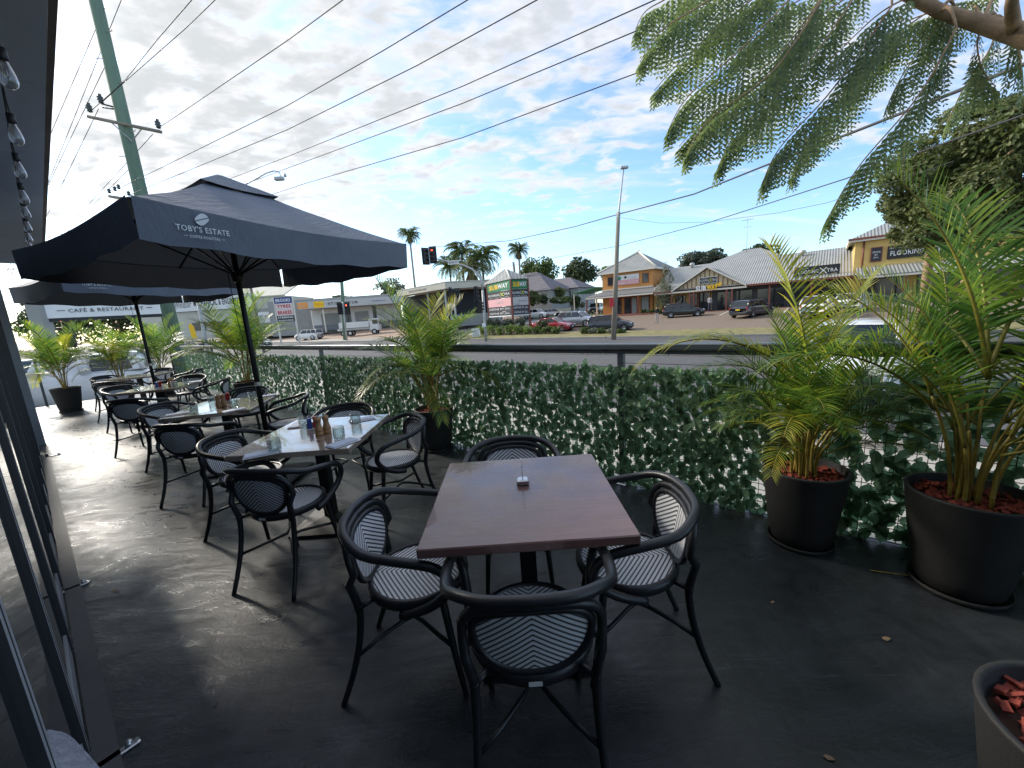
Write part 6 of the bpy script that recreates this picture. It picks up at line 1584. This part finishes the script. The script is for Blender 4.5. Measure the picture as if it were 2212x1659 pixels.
wire('thin slack cable from the street lamp pole to the big tree', [(1337, 470, 30), (1427, 482, 27), (1527, 480, 24), (1680, 460, 20), (1787, 438, 17), (1963, 382, 13), (2060, 348, 11)], .0085)
wire('pair of thin service wires behind the umbrella tip, upper', [(880, 610, 70), (1000, 612, 60), (1100, 596, 52)], .02)
wire('pair of thin service wires behind the umbrella tip, lower', [(860, 617, 70), (1000, 619, 60), (1110, 606, 52)], .02)

# street lamp on a timber stub (right of centre)
t, B0 = pole('street_lamp', 'weathered timber pole with a thin steel extension and a small lamp on top', 1325, 730, 458, 29.5, .2, .13, 'timber_pole', 1336, 'street lamp')
e0, e1 = gy(1336, 462, 29.4), gy(1347, 366, 29.4)
part('steel_mast', lambda m: m.tube([e0-B0-V((0,0,.9)), e0-B0, e1-B0], [.07, .07, .045], 8), M['galv'], t)
part('lamp_head', lambda m: (m.rbox(e1-B0+V((.05, 0, .12)), (.55, .3, .16), .05), m.lathe([(.05, -.05), (.06, .05)], 8, e1-B0)), M['galv'], t)
part('notice_plate', lambda m: (m.box(gy(1326, 653, 29.2)-B0+V((-.16, 0, 0)), (.3, .04, .62))), M['sign_red'], t)
# street lamp behind the umbrella
t, B0 = pole('street_lamp', 'street lamp with a curved bracket arm peeping over the umbrella', 567, 740, 436, 45, .16, .11, 'timber_pole', 503, 'street lamp')
g0, g1, g2, g3 = gy(556, 385, 45), gy(575, 374, 45), gy(592, 369, 45), gy(603, 372, 45)
pt_ = gy(505, 436, 45)
part('bracket_arm', lambda m: m.tube([pt_-B0, gy(532, 398, 45)-B0, g0-B0, g1-B0, g2-B0, g3-B0], .06, 6), M['galv'], t)
part('lamp_head', lambda m: (m.rbox(gy(603, 386, 45)-B0, (1.0, .5, .35), .1), m.tube([g3-B0, gy(606, 380, 45)-B0], .04, 5), m.lathe([(.12, 0), (.16, .1), (.1, .3)], 10, gy(616, 382, 45)-B0)), M['galv'], t)

# other poles
pole('power_pole', 'pale green timber pole between the tyre sign and the truck bay', 746, 738, 590, 62, .3, .24, 'green_pole', 737)
pole('power_pole', 'thin dark signal pole in front of the mechanical workshop sign', 444, 735, 655, 40, .17, .13, 'galv', 428)
pole('power_pole', 'dark timber pole beside the roof of the truck fitting bay', k4(1195, 0)[0]-6, 600, 566, 90, .3, .25, 'timber_pole', k4(1120, 0)[0])

# traffic signals
def signal_head(m, p, x, n, w_=.34, h_=1.0, back=False):
    Q = Matrix.Translation(p) @ Matrix((x, V((0,0,1)), n)).transposed().to_4x4()
    M0 = m.M; m.M = Q
    m.rbox((0, 0, 0), (w_*1.6, h_*1.22, .04), .03); m.rbox((0, 0, .1), (w_, h_, .2), .03)
    for k in (-1, 0, 1):
        zc = k*h_*.31
        vs = []; n_ = 10
        for i in range(n_+1):
            a = math.pi*(i/n_); a = -.25+(math.pi+.5)*i/n_
            vs += [V((.12*math.cos(a), zc+.12*math.sin(a), .2)), V((.12*math.cos(a), zc+.12*math.sin(a), .38))]
        m.add(vs, [(2*i, 2*i+1, 2*i+3, 2*i+2) for i in range(n_)])
    m.M = M0
def lamps(m, p, x, n, h_, which):
    M0 = m.M; m.M = Matrix.Translation(p) @ Matrix((x, V((0,0,1)), n)).transposed().to_4x4()
    for k in (-1, 0, 1):
        if k in which: m.lathe([(.11, .2), (.11, .215)], 14, (0, k*h_*.31, 0))
    m.M = M0
def arrow_(m, p, x, n, h_, k):
    M0 = m.M; m.M = Matrix.Translation(p) @ Matrix((x, V((0,0,1)), n)).transposed().to_4x4() @ Matrix.Translation((0, k*h_*.31, .222))
    q(m, (-.09,-.02,0), (.0,-.02,0), (.0,-.075,0), (.095,0,0), (.0,.075,0), (.0,.02,0), (-.09,.02,0)); m.M = M0
def heads(t, B0, items):
    for (u, v, Y, yaw, h_, red) in items:
        p = gy(u, v, Y)-B0; n_ = V((math.sin(R(yaw)), -math.cos(R(yaw)), 0)); x_ = V((0,0,1)).cross(n_)
        o_ = part('signal_head', lambda m: signal_head(m, p, x_, n_, .36*h_, h_), M['signal_black'], t)
        part('lens', lambda m: lamps(m, p, x_, n_, h_, (-1, 0, 1) if red == 0 else (-1, 0) if red == 2 else (-1, 0)), M['dead_lamp'], o_)
        if red == 1: part('red_light', lambda m: lamps(m, p, x_, n_, h_, (1,)), M['red_lamp'], o_)
        if red == 2: part('red_arrow', lambda m: arrow_(m, p, x_, n_, h_, 1), M['red_lamp'], o_)
YS = 37.5
t, B0 = pole('traffic_signal', 'tall traffic signal with a curved arm over the road and a street name plate', *( [k4(825, 0)[0], k4(0, 1225)[1], k4(0, 700)[1], YS, .13, .11, 'galv', k4(790, 0)[0], 'traffic signal']))
arm = [gy(*k4(x, y), YS) for x, y in ((790, 700), (775, 600), (735, 525), (670, 470), (590, 435), (500, 412), (400, 388), (300, 362))]
part('curved_arm', lambda m: m.tube([a-B0 for a in arm], [.11, .10, .095, .09, .085, .08, .075, .07], 8), M['galv'], t)
sA_, sB_ = gy(*k4(377, 0), YS-.15), gy(*k4(495, 0), YS-.15); zn0, zn1 = gy(*k4(435, 425), YS-.15).z, gy(*k4(435, 381), YS-.15).z
Pn_ = Panel((sA_.x-B0.x, sA_.y-B0.y), (sB_.x-B0.x, sB_.y-B0.y), zn0-B0.z, zn1-B0.z)
o_ = part('name_plate', lambda m: Pn_.box(m, thick=.04), M['sign_white'], t); part('lettering', lambda m: Pn_.text(m, 'ROSS ST', .5, .5, .84, .56, .02), M['sign_black'], o_)
heads(t, B0, [(*k4(252, 320), YS-.2, -8, 1.25, 2), (*k4(172, 335), YS-.2, 35, 1.25, 0), (*k4(722, 745), YS-.3, 60, 1.2, 0), (*k4(760, 880), YS-.3, 70, .9, 0)])
part('controller_box', lambda m: m.box(gy(*k4(803, 1080), YS-.1)-B0, (.34, .3, .34)), M['sign_white'], t)
t, B0 = pole('traffic_signal', 'shorter traffic signal pole with side mounted heads beyond the palm tip', *( [k4(520, 0)[0], k4(0, 1190)[1], k4(0, 680)[1], 47, .12, .1, 'galv', k4(472, 0)[0], 'traffic signal']))
heads(t, B0, [(*k4(445, 755), 46.7, 75, 1.5, 0), (*k4(510, 770), 46.7, 30, 1.5, 0)])
t, B0 = pole('traffic_signal', 'traffic signal showing a red light and red arrow before the tyre workshop', *( [k3(1412, 0)[0], k3(0, 572)[1], k3(0, 275)[1], 60, .12, .1, 'galv', k3(1380, 0)[0], 'traffic signal']))
heads(t, B0, [(*k3(1415, 325), 59.7, -5, 1.5, 1), (*k3(1358, 325), 59.7, 60, 1.5, 0)])
t, B0 = pole('traffic_signal', 'traffic signal with a red light between the left palms', 168, 775, 700, 17.5, .09, .08, 'signal_black', 150, 'traffic signal')
heads(t, B0, [(151, 712, 17.3, -40, 1.5, 1)])
# give way style round plate on a short post
t, B0 = pole('road_sign', 'small round road sign on a short post in front of the truck bay', k4(458, 0)[0], k4(0, 1045)[1], k4(0, 880)[1], 52, .05, .05, 'galv', k4(450, 0)[0], 'road sign')
part('plate', lambda m: m.lathe([(.5, -.02), (.5, .02)], 20, gy(*k4(450, 885), 51.9)-B0, ax='Y'), M['galv'], t)
# A-frame board on the kerb
pa = on_ground(*k4(718, 1212)); t = thing('sandwich_board', 'white folding notice board standing on the kerb corner', 'sign', pa, R(10))
part('front_board', lambda m: m.box((0, -.15, .5), (.9, .04, 1.0), mat=Matrix.Rotation(R(-12), 4, 'X')), M['sign_white'], t)
part('back_board', lambda m: m.box((0, .15, .5), (.9, .04, 1.0), mat=Matrix.Rotation(R(12), 4, 'X')), M['sign_white'], t)
part('notice', lambda m: m.box((0, -.18, .45), (.6, .02, .5), mat=Matrix.Rotation(R(-12), 4, 'X')), M['sign_grey'], t)

# tyre sign on two posts
Yb = 62; q0, q1 = gy(*k3(893, 430), Yb), gy(*k3(1012, 425), Yb); zb0 = (q0.z+q1.z)/2; zt0 = gy(*k3(915, 240), Yb).z
Pb = Panel((q0.x-.25, Yb), (q1.x+.1, Yb), zb0, zt0)
t = thing('tyre_sign', 'tall BROOKS TYRES BRAKES STEERING sign on two white posts', 'sign', (0,0,0))
zg = terrain(sb(q0)[1])
for u in (-.02, 1.02):
    p_ = Pb.at(u, 0); part('post', lambda m: m.box((p_.x, p_.y, (zt0+zg)/2), (.2, .2, zt0-zg)), M['trim_white'], t)
rows = [(.76, 1.0, 'sign_blue', 'sign_white', 'BROOKS', .82), (.52, .755, 'sign_palepink', 'sign_red', 'TYRES', .76), (.255, .515, 'sign_palepink', 'sign_red', 'BRAKES', .78), (.115, .25, 'sign_black', 'sign_white', 'STEERING', .86), (.0, .11, 'sign_black', 'sign_white', 'MECHANICAL REPAIRS', .84)]
for v0, v1, mb_, mt_, tx, w_ in rows:
    o_ = part('panel', lambda m: Pb.box(m, 0, v0, 1, v1, .1, .12), M[mb_], t); part('lettering', lambda m: Pb.text(m, tx, .5, (v0+v1)/2, w_, (v1-v0)*.56, .03, .12), M[mt_], o_)
t = thing('flag_banner', 'tall yellow feather flag in front of the shed', 'flag', gy(*k3(222, 575), 55)*1.0)
fl0 = gy(*k3(222, 575), 55); ft = gy(*k3(208, 440), 55)
part('pole', lambda m: m.tube([V((0,0,-1)), ft-fl0], .04, 6), M['galv'], t)
part('flag', lambda m: m.slab([(.0, -.05, .3), (.75, -.05, .3), (.6, -.05, 2.0), (.15, -.05, (ft-fl0).z), (-.1, -.05, (ft-fl0).z-.3)], .03), M['sign_yellow'], t)
# cafe sign board by the street
Yc_ = 15.2; k0, k1 = gy(*k8(70, 530), Yc_), gy(*k8(1335, 470), Yc_); zt_ = k0.z
r_ = ray(*k8(1335, 475)); tt = (zt_-HC)/r_.z; k1 = V((r_.x*tt, r_.y*tt, zt_))
PC = Panel((k0.x, k0.y), (k1.x, k1.y), zt_, zt_+1.55)
t = thing('cafe_sign', 'white CAF\u00c9 & RESTAURANT board in a dark frame under the farther umbrella', 'sign', (0,0,0))
part('frame', lambda m: (PC.box(m, -.012, -.06, 1.012, 1.06, 0, .14)), M['signal_black'], t)
o_ = part('board', lambda m: PC.box(m, .005, .02, .995, .98, .03, .05), M['sign_white'], t)
part('lettering', lambda m: (PC.text(m, 'CAF\u00c9 & RESTAURANT', .5, .2, .64, .115, .008, .05), PC.box(m, .09, .19, .155, .205, .05, .02), PC.box(m, .845, .19, .9, .205, .05, .02)), M['shop_dark'], o_)
for u in (-.06,): 
    p_ = PC.at(u, 0, -.1); part('post', lambda m: m.box((p_.x, p_.y, 1.2), (.5, .35, 4.4)), M['wall_grey'], t)
p_ = PC.at(.97, 0, -.25); part('post', lambda m: m.tube([(p_.x, p_.y, -1), (p_.x, p_.y, zt_+.5)], .06, 6), M['signal_black'], t)
